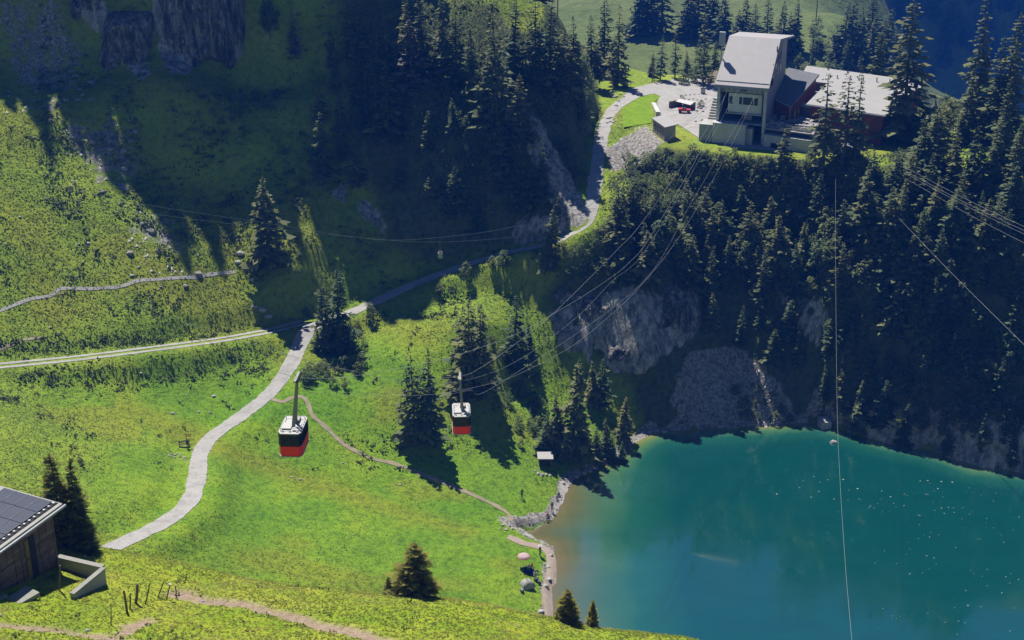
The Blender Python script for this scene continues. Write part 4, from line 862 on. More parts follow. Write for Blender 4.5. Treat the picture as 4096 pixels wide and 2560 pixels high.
MB().b2(4.8, 6.3, 3.4, 4.4, 3.8, 5.2).build('control_cabin', M_WHITE, st)
for k in range(9): MB().b2(-2.4 + 0.001 * k, -0.02, 3.2 + k * 0.55, 3.7 + k * 0.55, -0.2, 3.2 + k * 0.42).build('stair_step', M_CONC, st)
# windows of the side wall, placed where the photograph shows them
for zx, zy, w_, h_ in ((350, 500, 0.8, 1.7), (312, 570, 0.8, 1.5), (268, 655, 0.8, 1.7), (228, 725, 0.8, 1.7), (340, 710, 0.8, 1.5), (300, 780, 0.8, 1.5), (292, 395, 0.6, 0.8)):
    q = swall((3040 + zx / 4.2) / 4, (100 + zy / 4.2) / 4); fr = MB().b2(9.48, 9.58, q[1] - w_ / 2 - 0.08, q[1] + w_ / 2 + 0.08, q[2] - h_ / 2 - 0.08, q[2] + h_ / 2 + 0.08).build('window', M_FASCIA, st)
    MB().b2(9.581, 9.60, q[1] - w_ / 2, q[1] + w_ / 2, q[2] - h_ / 2, q[2] + h_ / 2).build('pane', M_GLASS, fr)
q = swall((3040 + 205 / 4.2) / 4, (100 + 930 / 4.2) / 4); MB().b2(9.49, 9.6, q[1] - 0.9, q[1] + 0.9, q[2] - 1.0, q[2] + 1.0).build('door', M_GLASS, st)
q = swall((3040 + 395 / 4.2) / 4, (100 + 310 / 4.2) / 4); MB().b2(9.5, 9.64, q[1] - 0.45, q[1] + 0.45, q[2] - 0.8, q[2] + 0.8).build('gable_sign', M_WHITE, st)
# antenna mast on the left eave
am = empty('antenna_mast', sworld(-0.75, 5.2, 10.5), SRZ); am.scale = (PS,) * 3; tag(am, 'steel mast with a white box antenna at the edge of the station roof', 'antenna')
MB().tube([(0, 0, 0), (0, 0, 8.2)], [0.14, 0.11], 8).build('mast', M_STEEL, am); MB().b2(-0.55, 0.55, -0.32, 0.32, 7.0, 9.6).build('antenna_box', M_WHITE, am)
MB().tube([(0, 0, 3.0), (0.9, 0.6, 3.0)], 0.06, 5).build('bracket', M_STEEL, am)
for k in range(6): MB().tube([(-0.25, -0.18, 1.5 + k * 0.8), (0.25, -0.18, 1.5 + k * 0.8)], 0.03, 5).build('rung', M_STEEL, am)
la_ = empty('lightning_rod', sworld(7.9, 18.8, BZ), SRZ); tag(la_, 'thin rod standing on the rear edge of the station roof', 'rod')
MB().tube([(0, 0, 0), (0, 0, 2.2)], [0.04, 0.02], 5).build('rod', M_STEEL, la_); MB().b2(-0.15, 0.15, -0.15, 0.15, 0, 0.12).build('base', M_STEEL, la_)
# annex with the slate roof
an = empty('station_annex', sworld(9.5, 0, 0), SRZ); an.scale = (PS,) * 3; tag(an, 'low annex with slate roof and red brown wall against the station tower', 'building')
slab([(0.12, 8.6, 7.3), (3.7, 6.0, 6.6), (6.6, 20.0, 10.2), (0.12, 21.0, 10.9)], 0.35, 'roof', M_SLATE, an)
MB().prism([(0.15, 9.2), (3.4, 6.9), (6.1, 19.6), (0.15, 20.5)], -0.5, [7.0, 6.2, 9.7, 10.4]).build('wall', M_RED, an)
MB().tube([(0.1, 8.5, 7.12), (3.7, 5.9, 6.42)], 0.14, 6).build('gutter', M_STEEL, an)
MB().box((3.55, 6.4, 5.0), (0.25, 0.25, 3.2)).build('corner_post', M_PALEWOOD, an)
# restaurant with long white roof and sunken court
rs = empty('restaurant', sworld(16.0, 6.0, 0), SRZ); rs.scale = (PS,) * 3; tag(rs, 'mountain restaurant with long pale roof and red brown timber walls beside the terrace', 'building')
def rl(a, k): return (a - 16.0, k - 6.0)
slab([(*rl(15.7, 8.6), 6.7), (*rl(31, 6.6), 6.2), (*rl(35, 22), 7.6), (*rl(17.6, 22), 8.3)], 0.3, 'roof', M_BRIGHT, rs)
slab([(*rl(11.8, 22.003), 8.32), (*rl(35, 22.003), 7.62), (*rl(36, 28), 8.6), (*rl(12.0, 29.5), 9.8)], 0.3, 'back_roof', M_BRIGHT, rs)
MB().prism([rl(16.2, 10.4), rl(30.4, 8.4), rl(34.6, 21.9), rl(17.9, 21.9)], -0.5, [6.3, 5.8, 7.1, 7.8]).build('wall', M_RED, rs)
bw = MB().prism([rl(12.2, 22.2), rl(34.6, 22.2), rl(35.4, 27.6), rl(12.2, 29.0)], -0.5, [7.9, 7.2, 8.1, 9.2]).build('back_wall', M_RED, rs)
for a0 in (12.6, 13.9, 15.2, 16.4):
    fr = MB().box((*rl(a0 + 0.5, 22.16), 6.9), (1.1, 0.1, 1.3)).build('window', M_FASCIA, rs); MB().box((*rl(a0 + 0.5, 22.09), 6.9), (0.9, 0.05, 1.1)).build('pane', M_GLASS, fr)
MB().prism([rl(12.7, 14.0), rl(17.0, 11.5), rl(17.8, 22.1), rl(15.6, 22.1)], -0.4, 5.2).build('court', M_DECK, rs)
MB().box((*rl(15.6, 19.2), 6.0), (1.2, 1.0, 1.6)).build('vent_box', M_WHITE, rs)
MB().box((*rl(14.7, 12.3), 5.6), (4.6, 0.5, 0.8), rz=-0.52).build('court_parapet', M_WHITE, rs)
fr = MB().box((*rl(19.4, 9.82), 5.0), (2.6, 0.3, 1.3), rz=-0.14).build('window', M_FASCIA, rs); MB().box((*rl(19.38, 9.64), 5.0), (2.3, 0.1, 1.0), rz=-0.14).build('pane', simple('curtained_glass', (0.42, 0.36, 0.30), 0.3, 0.4), fr)
MB().tube([(*rl(15.6, 8.5), 6.5), (*rl(31, 6.5), 6.0)], 0.12, 6).build('gutter', M_STEEL, rs)
for k in range(6): MB().tube([(*rl(19 + k * 2.6, 25 + 0.4 * (k % 2)), 8.2), (*rl(19 + k * 2.6, 25 + 0.4 * (k % 2)), 9.3)], 0.13, 8).build('vent_pipe', M_STEEL, rs)
# terrace
tr = empty('terrace', sworld(14, 5, 0), SRZ); tr.scale = (PS,) * 3; tag(tr, 'raised restaurant terrace on a concrete basement wall with a window opening', 'terrace')
def tl_(a, k): return (a - 14, k - 5)
tp = [tl_(9.7, -0.4), tl_(19.2, -2.0), tl_(18.6, 9.9), tl_(16.4, 10.3), tl_(13.0, 13.2), tl_(12.9, 7.5), tl_(9.7, 9.6)]
MB().prism(tp, 3.25, 3.5).build('floor_slab', M_DECK, tr)
MB().prism([tl_(9.7, -1.2), tl_(18.9, -2.7), tl_(18.6, 9.0), tl_(10.0, 9.0)], -4.5, 2.4).build('basement_wall', M_CONC, tr)
MB().box((*tl_(12.6, -1.71), 0.4), (2.9, 0.12, 1.25), rz=-0.152).build('basement_window', M_GLASS, tr)
rail = MB()
for a, b in ((tp[0], tp[1]), (tp[1], tp[2])):
    for t_ in np.linspace(0, 1, 9): rail.tube([(a[0] + (b[0] - a[0]) * t_, a[1] + (b[1] - a[1]) * t_, 3.5), (a[0] + (b[0] - a[0]) * t_, a[1] + (b[1] - a[1]) * t_, 4.5)], 0.03, 4)
    for z_ in (4.0, 4.5): rail.tube([(a[0], a[1], z_), (b[0], b[1], z_)], 0.04, 5)
rail.build('railing', M_STEEL, tr)
# terrace furniture, one by one
def tpos(zx, zy): p = at_z((3020 + zx / 6.3) / 4, (400 + zy / 6.3) / 4, PLAT + 3.7 * PS); return p[0], p[1], PLAT + 3.5 * PS
def chair(x, y, z, rz, label, group):
    e = empty('lounge_chair', (x, y, z), rz); tag(e, label, 'chair', group)
    MB().b2(-0.42, 0.42, -0.42, 0.42, 0.22, 0.42).build('seat', M_WHITE, e); MB().box((0, 0.4, 0.62), (0.84, 0.14, 0.62), rx=0.18).build('backrest', M_WHITE, e)
    for sx in (-1, 1): MB().b2(sx * 0.42 - 0.07, sx * 0.42 + 0.07, -0.42, 0.40, 0.0, 0.6).build('armrest', M_WHITE, e)
for zx, zy, r_ in ((330, 360, 1.2), (470, 470, -0.2), (690, 490, 0.1), (360, 510, 2.2), (410, 600, -0.2), (255, 650, 1.3), (570, 620, -0.9), (640, 655, -0.6)):
    chair(*tpos(zx, zy), SRZ + r_, 'white lounge chair on the shaded corner of the terrace', 'white lounge chairs on the terrace')
e = empty('lounge_sofa', tpos(500, 320), SRZ - 0.1); tag(e, 'long white lounge sofa against the red brown annex wall on the terrace', 'sofa')
for k in (-1, 0, 1): MB().b2(k * 0.95 - 0.45, k * 0.95 + 0.45, -0.4, 0.4, 0.2, 0.42).build('seat_cushion', M_WHITE, e)
MB().b2(-1.5, 1.5, 0.4, 0.6, 0.0, 0.95).build('backrest', M_WHITE, e); MB().b2(-1.5, 1.5, -0.42, 0.4, 0, 0.19).build('base', M_WHITE, e)
def ptable(x, y, z, rz, label, group):
    e = empty('picnic_table', (x, y, z), rz); tag(e, label, 'table', group)
    for k in range(3): MB().b2(-0.95, 0.95, -0.36 + k * 0.25, -0.13 + k * 0.25, 0.70, 0.75).build('top_board', M_BRIGHT, e)
    for s_ in (-1, 1):
        MB().b2(-0.95, 0.95, s_ * 0.78 - 0.15, s_ * 0.78 + 0.15, 0.42, 0.46).build('bench_board', M_BRIGHT, e); MB().box((s_ * 0.7, 0, 0.35), (0.08, 1.5, 0.08)).box((s_ * 0.7, 0, 0.35), (0.08, 0.5, 0.7)).build('trestle', M_WOOD, e)
for zx, zy in ((1250, 530), (1230, 610), (1120, 690), (1380, 640), (1370, 720), (900, 600), (830, 680), (1000, 560)): ptable(*tpos(zx, zy), SRZ + random.uniform(-0.15, 0.15), 'pale picnic table on the sunlit part of the terrace', 'picnic tables on the terrace')
for k, (zx, zy) in enumerate(((700, 790), (830, 785), (960, 795), (1100, 820), (1250, 835), (1340, 850))):
    x, y, z = tpos(zx, zy - 60); e = empty('flower_box', (x, y, z), SRZ - 0.1); tag(e, 'pale planter box on the outer edge of the terrace', 'planter', 'planter boxes along the terrace edge')
    MB().b2(-0.6, 0.6, -0.22, 0.22, 0, 0.45).build('box', M_BRIGHT, e); Q_, t_ = leaf_cloud(np.random.default_rng(k), [np.array([x_, 0, 0.55]) for x_ in (-0.4, 0, 0.4)], [0.22] * 3, 60, 0.09); link('plants', quads_mesh('plants', Q_, t_, M_BUSH), e)
for zx, zy, lb in ((990, 560, 'closed parasol beside the picnic tables on the terrace'), (1085, 470, 'closed parasol near the gangway of the terrace')):
    e = empty('closed_parasol', tpos(zx, zy), 0); tag(e, lb, 'parasol')
    MB().tube([(0, 0, 0), (0, 0, 2.9)], 0.03, 6).build('pole', M_STEEL, e); MB().tube([(0, 0, 1.1), (0, 0, 1.6), (0, 0, 2.8)], [0.1, 0.17, 0.04], 8).build('canopy', simple('ochre_cloth', (0.28, 0.2, 0.08)), e); MB().tube([(0, 0, 0), (0, 0, 0.1)], 0.3, 8).build('foot', M_CONC2, e)
# lower terrace lift hut at the foot of the cable
e = empty('winch_hut', tuple(T.cast(846, 160)), SRZ); tag(e, 'small brown winch hut hidden in the trees below the terrace', 'hut')
MB().b2(-2.4, 2.4, -2, 2, -1.5, 2.4).build('wall', M_WOOD, e); MB().b2(-2.8, 2.8, -2.4, 2.4, 2.4, 2.6).build('roof', M_SLATE, e); MB().b2(-0.5, 0.5, -2.06, -2.0, 0, 2.0).build('door', M_DARK, e)

def gcast(px, py, z=(PLAT + 0.5)):
    p = T.cast(px, py); return at_z(px, py, z) if p is None else p
# ------------------------------------------------------------------ forecourt, lawn, kiosk and yard
def zp(x, y): return ((2400 + x / 4.448) / 4, (300 + y / 4.448) / 4)
def sheet(name, pts, z, mat, dz=0.0):
    P_ = [at_z(*zp(*p), z) for p in pts]; m = bpy.data.meshes.new(name); bm_v = [(p[0], p[1], z + dz) for p in P_]
    import bmesh
    b = bmesh.new(); vs = [b.verts.new(v) for v in bm_v]; f = b.faces.new(vs); bmesh.ops.triangulate(b, faces=[f]); b.normal_update()
    if sum(f.normal.z for f in b.faces) < 0: bmesh.ops.reverse_faces(b, faces=b.faces[:])
    b.to_mesh(m); b.free(); m.materials.append(mat); o = link(name, m); o['kind'] = 'structure'; return o
sheet('forecourt', [(360, 600), (300, 520), (520, 250), (900, 150), (1400, 60), (1800, 70), (2110, 160), (2600, 200), (2700, 900), (3600, 1150), (3560, 1330), (3100, 1350), (2600, 1310), (2224, 1260), (1800, 1150), (1400, 880), (1120, 760), (1010, 760), (1030, 430), (1070, 380), (980, 330), (760, 365), (520, 495)], (PLAT + 0.09), GRAVEL)
lw = sheet('lawn', [(395, 610), (520, 500), (760, 370), (980, 335), (1065, 380), (1035, 430), (960, 485), (950, 740), (910, 850), (420, 930), (400, 760)], (PLAT + 0.13), M_LAWN)
kp = [at_z(651.4, 118.3, PLAT + 2.9), at_z(663, 115.5, PLAT + 2.9), at_z(677.8, 124.7, PLAT + 2.9), at_z(664.9, 127.8, PLAT + 2.9)]
kc = np.mean(kp, 0); ki = empty('kiosk', (kc[0], kc[1], PLAT)); tag(ki, 'small flat roofed hut with narrow windows at the edge of the forecourt', 'hut')
rel = [tuple(p[:2] - kc[:2]) for p in kp]
MB().prism(rel, 2.8, 3.0).build('roof', M_BRIGHT, ki); MB().prism([(x * 0.86, y * 0.86) for x, y in rel], -1.6, 2.8).build('wall', M_REND, ki)
a_ = Vector((*rel[0], 0)) * 0.868; b_ = Vector((*rel[3], 0)) * 0.868; rzk = math.atan2(b_.y - a_.y, b_.x - a_.x)
for k in range(4):
    p = a_.lerp(b_, 0.18 + 0.21 * k); MB().box((p.x, p.y, 1.5), (0.5, 0.08, 1.2), rz=rzk).build('window', M_GLASS, ki)
# low ramp wall beside the lawn
p0, p1 = at_z(*zp(985, 520), (PLAT + 0.2)), at_z(*zp(1070, 730), (PLAT + 0.2)); e = empty('ramp_wall', (p0[0], p0[1], (PLAT + 0.1))); tag(e, 'low concrete ramp wall between the small hut and the lawn', 'wall')
dx, dy = p1[0] - p0[0], p1[1] - p0[1]; MB().prism([(0, 0), (dx, dy), (dx - 0.9, dy + 0.1), (-0.9, 0.2)], -0.3, [0.5, 1.0, 1.0, 0.5]).build('wall', M_CONC, e); MB().tube([(0.1, 0, 0.4), (dx + 0.1, dy, 1.5)], 0.05, 5).build('handrail', M_STEEL, e)
# storage bay with white tarpaulin and the red quad bike
p = at_z(*zp(1460, 600), (PLAT + 0.1)); e = empty('storage_bay', tuple(p), SRZ - 0.5); tag(e, 'open timber storage bay covered with a white tarpaulin beside the rockery', 'shelter')
MB().b2(-2.4, 2.4, 1.5, 1.7, 0, 1.6).b2(-2.5, -2.3, -1.6, 1.5, 0, 1.4).build('timber_wall', M_WOOD, e); MB().prism([(-2.2, 0.2), (2.2, 0.2), (2.2, 1.45), (-2.2, 1.45)], 1.15, [1.25, 1.2, 1.7, 1.65]).build('tarpaulin', M_WHITE, e)
p = at_z(*zp(1500, 670), (PLAT + 0.1)); e = empty('utility_vehicle', tuple(p), SRZ + 0.2); tag(e, 'small red utility vehicle parked before the storage bay', 'vehicle')
MB().b2(-1.3, 0.2, -0.65, 0.65, 0.4, 0.95).b2(0.2, 1.3, -0.6, 0.6, 0.4, 0.8).build('body', M_REDPAINT, e); MB().b2(-0.4, 0.3, -0.55, 0.55, 0.95, 1.1).build('seat', M_BLACK, e); MB().tube([(-0.5, -0.6, 0.9), (-0.4, -0.55, 1.8), (-0.4, 0.55, 1.8), (-0.5, 0.6, 0.9)], 0.04, 5).build('roll_bar', M_STEEL, e)
for sx in (-0.9, 0.9):
    for sy in (-0.7, 0.7): MB().tube([(sx, sy - 0.12, 0.3), (sx, sy + 0.12, 0.3)], 0.3, 12).build('wheel', M_BLACK, e)
for zx, zy, lb in ((1830, 300, 'grey waste bin standing on the forecourt left of the tower'),):
    p = at_z(*zp(zx, zy + 30), (PLAT + 0.1)); e = empty('waste_bin', tuple(p)); tag(e, lb, 'bin'); MB().b2(-0.5, 0.5, -0.4, 0.4, 0, 1.1).build('body', M_STEEL, e); MB().b2(-0.55, 0.55, -0.45, 0.45, 1.1, 1.2).build('lid', M_DARK, e)
# stacked timber by the tower
p = at_z(*zp(2010, 120), (PLAT + 0.1)); e = empty('timber_stack', tuple(p), SRZ + 1.2); tag(e, 'leaning stack of pale boards left of the station tower', 'timber')
for k in range(7): MB().box((0.0, -1.2 + k * 0.4, 1.2), (3.6, 0.3, 0.12), ry=-0.7).build('board', M_PALEWOOD, e)
def boulder_mesh(seed, flat=0.7):
    import bmesh
    r = np.random.default_rng(seed); b = bmesh.new(); bmesh.ops.create_icosphere(b, subdivisions=2, radius=1.0)
    ax = [r.normal(0, 1, 3) for _ in range(7)]; ax = [a / np.linalg.norm(a) for a in ax]; cut = [r.uniform(0.55, 0.9) for _ in ax]
    for v in b.verts:
        p = np.array(v.co)
        for a, c in zip(ax, cut):
            d = p @ a
            if d > c: p = p - a * (d - c) * 0.9
        p *= 1 + 0.07 * math.sin(p[0] * 5 + seed) * math.cos(p[1] * 6); v.co = (p[0], p[1] * 0.8, p[2] * flat)
    m = bpy.data.meshes.new('boulder'); b.to_mesh(m); b.free(); return m
BLD = [boulder_mesh(s_) for s_ in range(5)]; BLDG = [m.copy() for m in BLD]
for m in BLD: m.materials.append(M_STONE)
for m in BLDG: m.materials.append(M_GREYSTONE)
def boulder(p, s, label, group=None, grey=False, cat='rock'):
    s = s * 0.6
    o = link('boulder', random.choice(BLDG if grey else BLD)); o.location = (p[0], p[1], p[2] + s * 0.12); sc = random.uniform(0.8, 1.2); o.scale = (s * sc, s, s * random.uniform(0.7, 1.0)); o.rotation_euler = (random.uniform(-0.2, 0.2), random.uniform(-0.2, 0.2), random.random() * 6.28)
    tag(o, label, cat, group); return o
for zx, zy, s_ in [(1430 + k * 75, 440 + 12 * math.sin(k * 1.7), 0.55) for k in range(7)] + [(1440 + k * 80, 365 - k * 5, 0.5) for k in range(6)] + [(1720, 640, 0.9), (1830, 650, 0.8), (1650, 600, 0.6), (1800, 800, 0.7), (1700, 830, 0.6)]:
    boulder(at_z(*zp(zx, zy), (PLAT + 0.1)), s_, 'pale block of the rockery between the forecourt and the tower', 'rockery blocks beside the tower')
for zx, zy, s_ in ((205, 370, 1.3), (280, 400, 1.1), (330, 470, 1.0), (240, 300, 0.9), (420, 400, 0.8), (150, 780, 1.0), (210, 760, 0.9), (240, 850, 0.8), (290, 560, 0.9), (130, 860, 0.7), (370, 350, 0.7), (460, 330, 0.6), (180, 840, 0.8)):
    p = gcast(*zp(zx, zy)); boulder(p, s_, 'pale boulder on the mountain side of the road beside the lawn', 'boulders beside the lawn')
def shrub_mound(px, py, s, lb):
    p = at_z(px, py, (PLAT + 0.05)); plant('bush', p, s, 'leafy_shrub', lb, 'shrub', 'shrubs in the rockery')
for zx, zy in ((1760, 590), (1800, 560), (1460, 470)): shrub_mound(*zp(zx, zy), 1.5, 'bright green shrub in the rockery beside the tower')
# play place beyond the restaurant
def zq(x, y): return ((3560 + x / 5.04) / 4, (360 + y / 5.04) / 4)
cl = [gcast(*zq(x, y)) for x, y in ((620, 560), (700, 470), (850, 520), (1020, 540), (1280, 680), (1400, 800), (1300, 850), (1050, 780), (850, 690), (660, 720))]
m = bpy.data.meshes.new('gravel_yard'); m.from_pydata([(p[0], p[1], p[2] + 0.18) for p in cl], [], [tuple(range(len(cl)))]); m.materials.append(GRAVEL); o = link('gravel_yard', m); o['kind'] = 'structure'
p = gcast(*zq(1160, 715)); e = empty('play_banner', tuple(p), -0.1); tag(e, 'long low red panel fence on the gravel clearing right of the restaurant', 'fence')
MB().b2(-3.2, 3.2, -0.05, 0.05, 0.25, 0.95).build('panel', simple('faded_red', (0.55, 0.16, 0.13)), e)
for k in range(5): MB().b2(-3.2 + k * 1.6 - 0.05, -3.2 + k * 1.6 + 0.05, 0.051, 0.13, 0, 1.1).build('post', M_WOOD, e)
p = gcast(*zq(890, 480)); e = empty('log_tower', tuple(p), 0.3); tag(e, 'stepped grey log play tower on the gravel clearing', 'play tower')
for k in range(5): MB().tube([(0, 0, k * 0.5 - 0.1), (0, 0, k * 0.5 + 0.4)], [1.5 - k * 0.27, 1.4 - k * 0.27], 9).build('log_ring', M_GREYSTONE, e)
MB().tube([(0, 0, 2.3), (0, 0, 3.4)], [0.3, 0.03], 8).build('peak', M_WOOD, e)
for zx, zy, s_ in ((1060, 410, 0.9), (1060, 500, 0.9), (1160, 400, 1.0), (1230, 510, 0.8), (1350, 520, 1.0), (1190, 440, 0.9), (1400, 570, 0.8), (1300, 600, 0.6)): boulder(gcast(*zq(zx, zy)), s_, 'grey boulder at the back of the gravel clearing', 'boulders on the clearing', True)
p = gcast(*zq(195, 470)); e = empty('tree_box', tuple(p), 0.2); tag(e, 'small pale red box shed among the bushes behind the restaurant', 'shed'); MB().b2(-0.7, 0.7, -0.6, 0.6, 0, 1.3).build('wall', simple('faded_red_wood', (0.5, 0.2, 0.17)), e); MB().b2(-0.8, 0.8, -0.7, 0.7, 1.3, 1.42).build('roof', M_WHITE, e)
# power poles
def pole(base, h, lb, group=None, arms=True, r0=0.13):
    e = empty('power_pole', tuple(base)); tag(e, lb, 'pole', group); MB().tube([(0, 0, -0.5), (0, 0, h)], [r0, r0 * 0.7], 7).build('post', M_WOOD, e)
    if arms: MB().box((0, 0, h - 0.5), (1.3, 0.1, 0.1)).build('crossarm', M_WOOD, e)
    return e
e = pole(T.cast(652, 82.5), 4.9, 'double wooden power pole with stays at the back of the forecourt'); MB().tube([(0.55, 0.1, -0.3), (0.12, 0, 4.4)], [0.12, 0.1], 6).build('brace_post', M_WOOD, e); MB().tube([(-1.5, 0.2, 0), (-0.05, 0, 4.0)], 0.03, 4).build('stay', M_STEEL, e)
for px, y0, y1, lb in ((811, 29, 67, 'tall thin pole behind the long white roof'), (691, 29, 42, 'short pole on the far meadow'), (557.5, -12, 22, 'dark pole on the flank of the mountain'), (816, -10, 20, 'thin pole high on the far meadow')):
    FF = T if px < 600 else F; b = FF.cast(px, y1)
    if b is None: b = F.cast(px, y1)
    hh = (y1 - y0) / FPX * math.hypot(b[1], CAM_Z - b[2]) * 1.02; pole(b, hh, lb, arms=False, r0=0.2 if hh > 8 else 0.14)

# ------------------------------------------------------------------ people
def person_mesh(name, shirt, trousers, pose='stand', hair=(0.06, 0.04, 0.03), seed=0):
    r = random.Random(seed)
    if pose == 'stand': J = {'pel': (0, 0, 0.93), 'chest': (0, 0.0, 1.30), 'neck': (0, 0, 1.47), 'head': (0, -0.02, 1.62), 'top': (0, 0, 1.74), 'lk': (-0.11, -0.03, 0.50), 'la': (-0.12, 0.02, 0.08), 'lf': (-0.12, -0.14, 0.04), 'rk': (0.11, -0.06, 0.50), 'ra': (0.12, 0.08, 0.08), 'rf': (0.13, -0.08, 0.04), 'ls': (-0.19, 0, 1.41), 'le': (-0.25, 0.03, 1.14), 'lw': (-0.24, -0.08, 0.90), 'rs': (0.19, 0, 1.41), 're': (0.25, 0.03, 1.14), 'rw': (0.24, -0.08, 0.90), 'lh': (-0.1, 0, 0.9), 'rh': (0.1, 0, 0.9)}
    else: J = {'pel': (0, 0, 0.14), 'chest': (0, 0.08, 0.50), 'neck': (0, 0.08, 0.66), 'head': (0, 0.05, 0.81), 'top': (0, 0.07, 0.93), 'lk': (-0.14, -0.40, 0.42), 'la': (-0.12, -0.62, 0.10), 'lf': (-0.12, -0.76, 0.05), 'rk': (0.14, -0.42, 0.36), 'ra': (0.14, -0.70, 0.09), 'rf': (0.15, -0.84, 0.05), 'ls': (-0.19, 0.08, 0.60), 'le': (-0.27, -0.08, 0.38), 'lw': (-0.18, -0.30, 0.40), 'rs': (0.19, 0.08, 0.60), 're': (0.28, 0.14, 0.34), 'rw': (0.27, 0.24, 0.08), 'lh': (-0.1, -0.03, 0.13), 'rh': (0.1, -0.03, 0.13)}
    R = {'pel': 0.15, 'chest': 0.16, 'neck': 0.06, 'head': 0.105, 'top': 0.07, 'lk': 0.07, 'la': 0.05, 'lf': 0.04, 'rk': 0.07, 'ra': 0.05, 'rf': 0.04, 'ls': 0.075, 'le': 0.05, 'lw': 0.035, 'rs': 0.075, 're': 0.05, 'rw': 0.035, 'lh': 0.1, 'rh': 0.1}
    names = list(J); E = [('pel', 'chest'), ('chest', 'neck'), ('neck', 'head'), ('head', 'top'), ('pel', 'lh'), ('lh', 'lk'), ('lk', 'la'), ('la', 'lf'), ('pel', 'rh'), ('rh', 'rk'), ('rk', 'ra'), ('ra', 'rf'), ('chest', 'ls'), ('ls', 'le'), ('le', 'lw'), ('chest', 'rs'), ('rs', 're'), ('re', 'rw')]
    me = bpy.data.meshes.new(name); me.from_pydata([J[n] for n in names], [(names.index(a), names.index(b)) for a, b in E], [])
    o = bpy.data.objects.new(name, me); C.objects.link(o); mod = o.modifiers.new('skin', 'SKIN'); mod.use_smooth_shade = True
    for i, n in enumerate(names): v = me.skin_vertices[0].data[i]; v.radius = (R[n], R[n] * (0.75 if n in ('chest', 'pel') else 1)); v.use_root = (n == 'pel')
    o.modifiers.new('sub', 'SUBSURF').levels = 1
    dg = bpy.context.evaluated_depsgraph_get(); ev = o.evaluated_get(dg); out = bpy.data.meshes.new_from_object(ev); bpy.data.objects.remove(o)
    for m in (SKIN, simple('shirt', shirt, var=0.1), simple('trousers', trousers, var=0.1), simple('hair', hair, var=0.1)): out.materials.append(m)
    hz, wz = J['neck'][2] + 0.01, J['pel'][2] + 0.04
    for p in out.polygons:
        z = p.center.z; y = p.center.y
        if z > J['head'][2] + 0.05 or (z > J['head'][2] - 0.05 and y > J['head'][1] + 0.03): p.material_index = 3
        elif z > hz: p.material_index = 0
        elif pose == 'stand': p.material_index = 1 if z > wz and abs(p.center.x) < 0.24 else (0 if abs(p.center.x) > 0.2 and z > 0.7 else 2)
        else: p.material_index = 2 if (y < -0.06 or z < 0.2) and abs(p.center.x) < 0.24 else (0 if abs(p.center.x) > 0.24 and z < 0.4 else 1)
    return out
SKIN = simple('skin', (0.34, 0.2, 0.14), 0.6, 0.3, 0.05)
PM = [person_mesh('body', (0.30, 0.29, 0.28), (0.03, 0.04, 0.07), 'stand', seed=1), person_mesh('body', (0.06, 0.05, 0.05), (0.04, 0.035, 0.03), 'stand', seed=2), person_mesh('body', (0.4, 0.05, 0.04), (0.05, 0.05, 0.08), 'sit', seed=3), person_mesh('body', (0.05, 0.07, 0.16), (0.06, 0.05, 0.05), 'sit', seed=4), person_mesh('body', (0.36, 0.35, 0.33), (0.2, 0.18, 0.14), 'sit', seed=5), person_mesh('body', (0.1, 0.2, 0.12), (0.03, 0.03, 0.03), 'stand', seed=6)]
def person(p, k, rz, label, group=None, lift=0.02):
    o = link('person', PM[k]); o.location = (p[0], p[1], p[2] + lift); o.rotation_euler = (0, 0, rz); return tag(o, label, 'person', group)
person(T.cast(522, 498), 1, 0.4, 'person in dark clothes standing alone on the meadow near the lake')
q = T.cast(540, 556); person(q, 5, 1.0, 'person in green under a pale sun hat standing near the shore path')
o = MB().tube([(0, 0, 1.70), (0, 0, 1.74)], 0.34, 12).tube([(0, 0, 1.73), (0, 0, 1.84)], [0.15, 0.1], 10).build('sun_hat', M_WHITE); o.location = (q[0], q[1], q[2]); tag(o, 'round pale sun hat worn by the person near the shore path', 'hat')
for px, py, k, lb in ((559, 497, 3, 'person in blue sitting on the shore stones by the white path'), (557, 500, 4, 'person in white sitting on the shore stones by the white path'), (552, 512, 1, 'person in black standing on the white shore path'), (548, 518, 2, 'person in red sitting on the bank beside the white shore path'), (547, 521, 4, 'person in white sitting next to the one in red on the bank')):
    person(T.cast(px, py), k, random.uniform(-1, 1.5), lb)
for px, py, k, lb in ((529, 571, 4, 'person in white sitting on the picnic blanket'), (531.5, 569, 2, 'person in red sitting on the picnic blanket'), (534, 573, 3, 'person in blue sitting beside the picnic blanket'), (535.5, 577, 4, 'person in white sitting on the grass behind the tent')):
    person(T.cast(px, py), k, random.uniform(-2, 2), lb)
for px, py, k, lb in ((188, 449, 1, 'hiker in dark clothes standing beside the bench on the road bend'),): person(T.cast(px, py), k, 0.6, lb)
# picnic place
p = T.cast(525, 571); e = link('picnic_blanket', MB().box((0, 0, 0.05), (2.4, 2.0, 0.03), rz=0.4).mesh('picnic_blanket', simple('navy_cloth', (0.01, 0.015, 0.05)))); e.location = tuple(p); tag(e, 'dark blue blanket spread on the meadow beside the small tent', 'blanket')
def dome(mb, r_, h_, n=12, m_=4, base=0.0, mi=0):
    vs = []; 
    for i in range(m_ + 1):
        a = i / m_ * math.pi / 2
        for k in range(n): vs.append((r_ * math.cos(a) * math.cos(k * 6.2832 / n), r_ * math.cos(a) * math.sin(k * 6.2832 / n), base + h_ * math.sin(a)))
    mb.add(vs, [(i * n + k, i * n + (k + 1) % n, (i + 1) * n + (k + 1) % n, (i + 1) * n + k) for i in range(m_) for k in range(n)], mi); return mb
p = T.cast(523, 567); e = empty('open_parasol', tuple(p)); tag(e, 'round pink and white parasol stuck in the meadow', 'parasol')
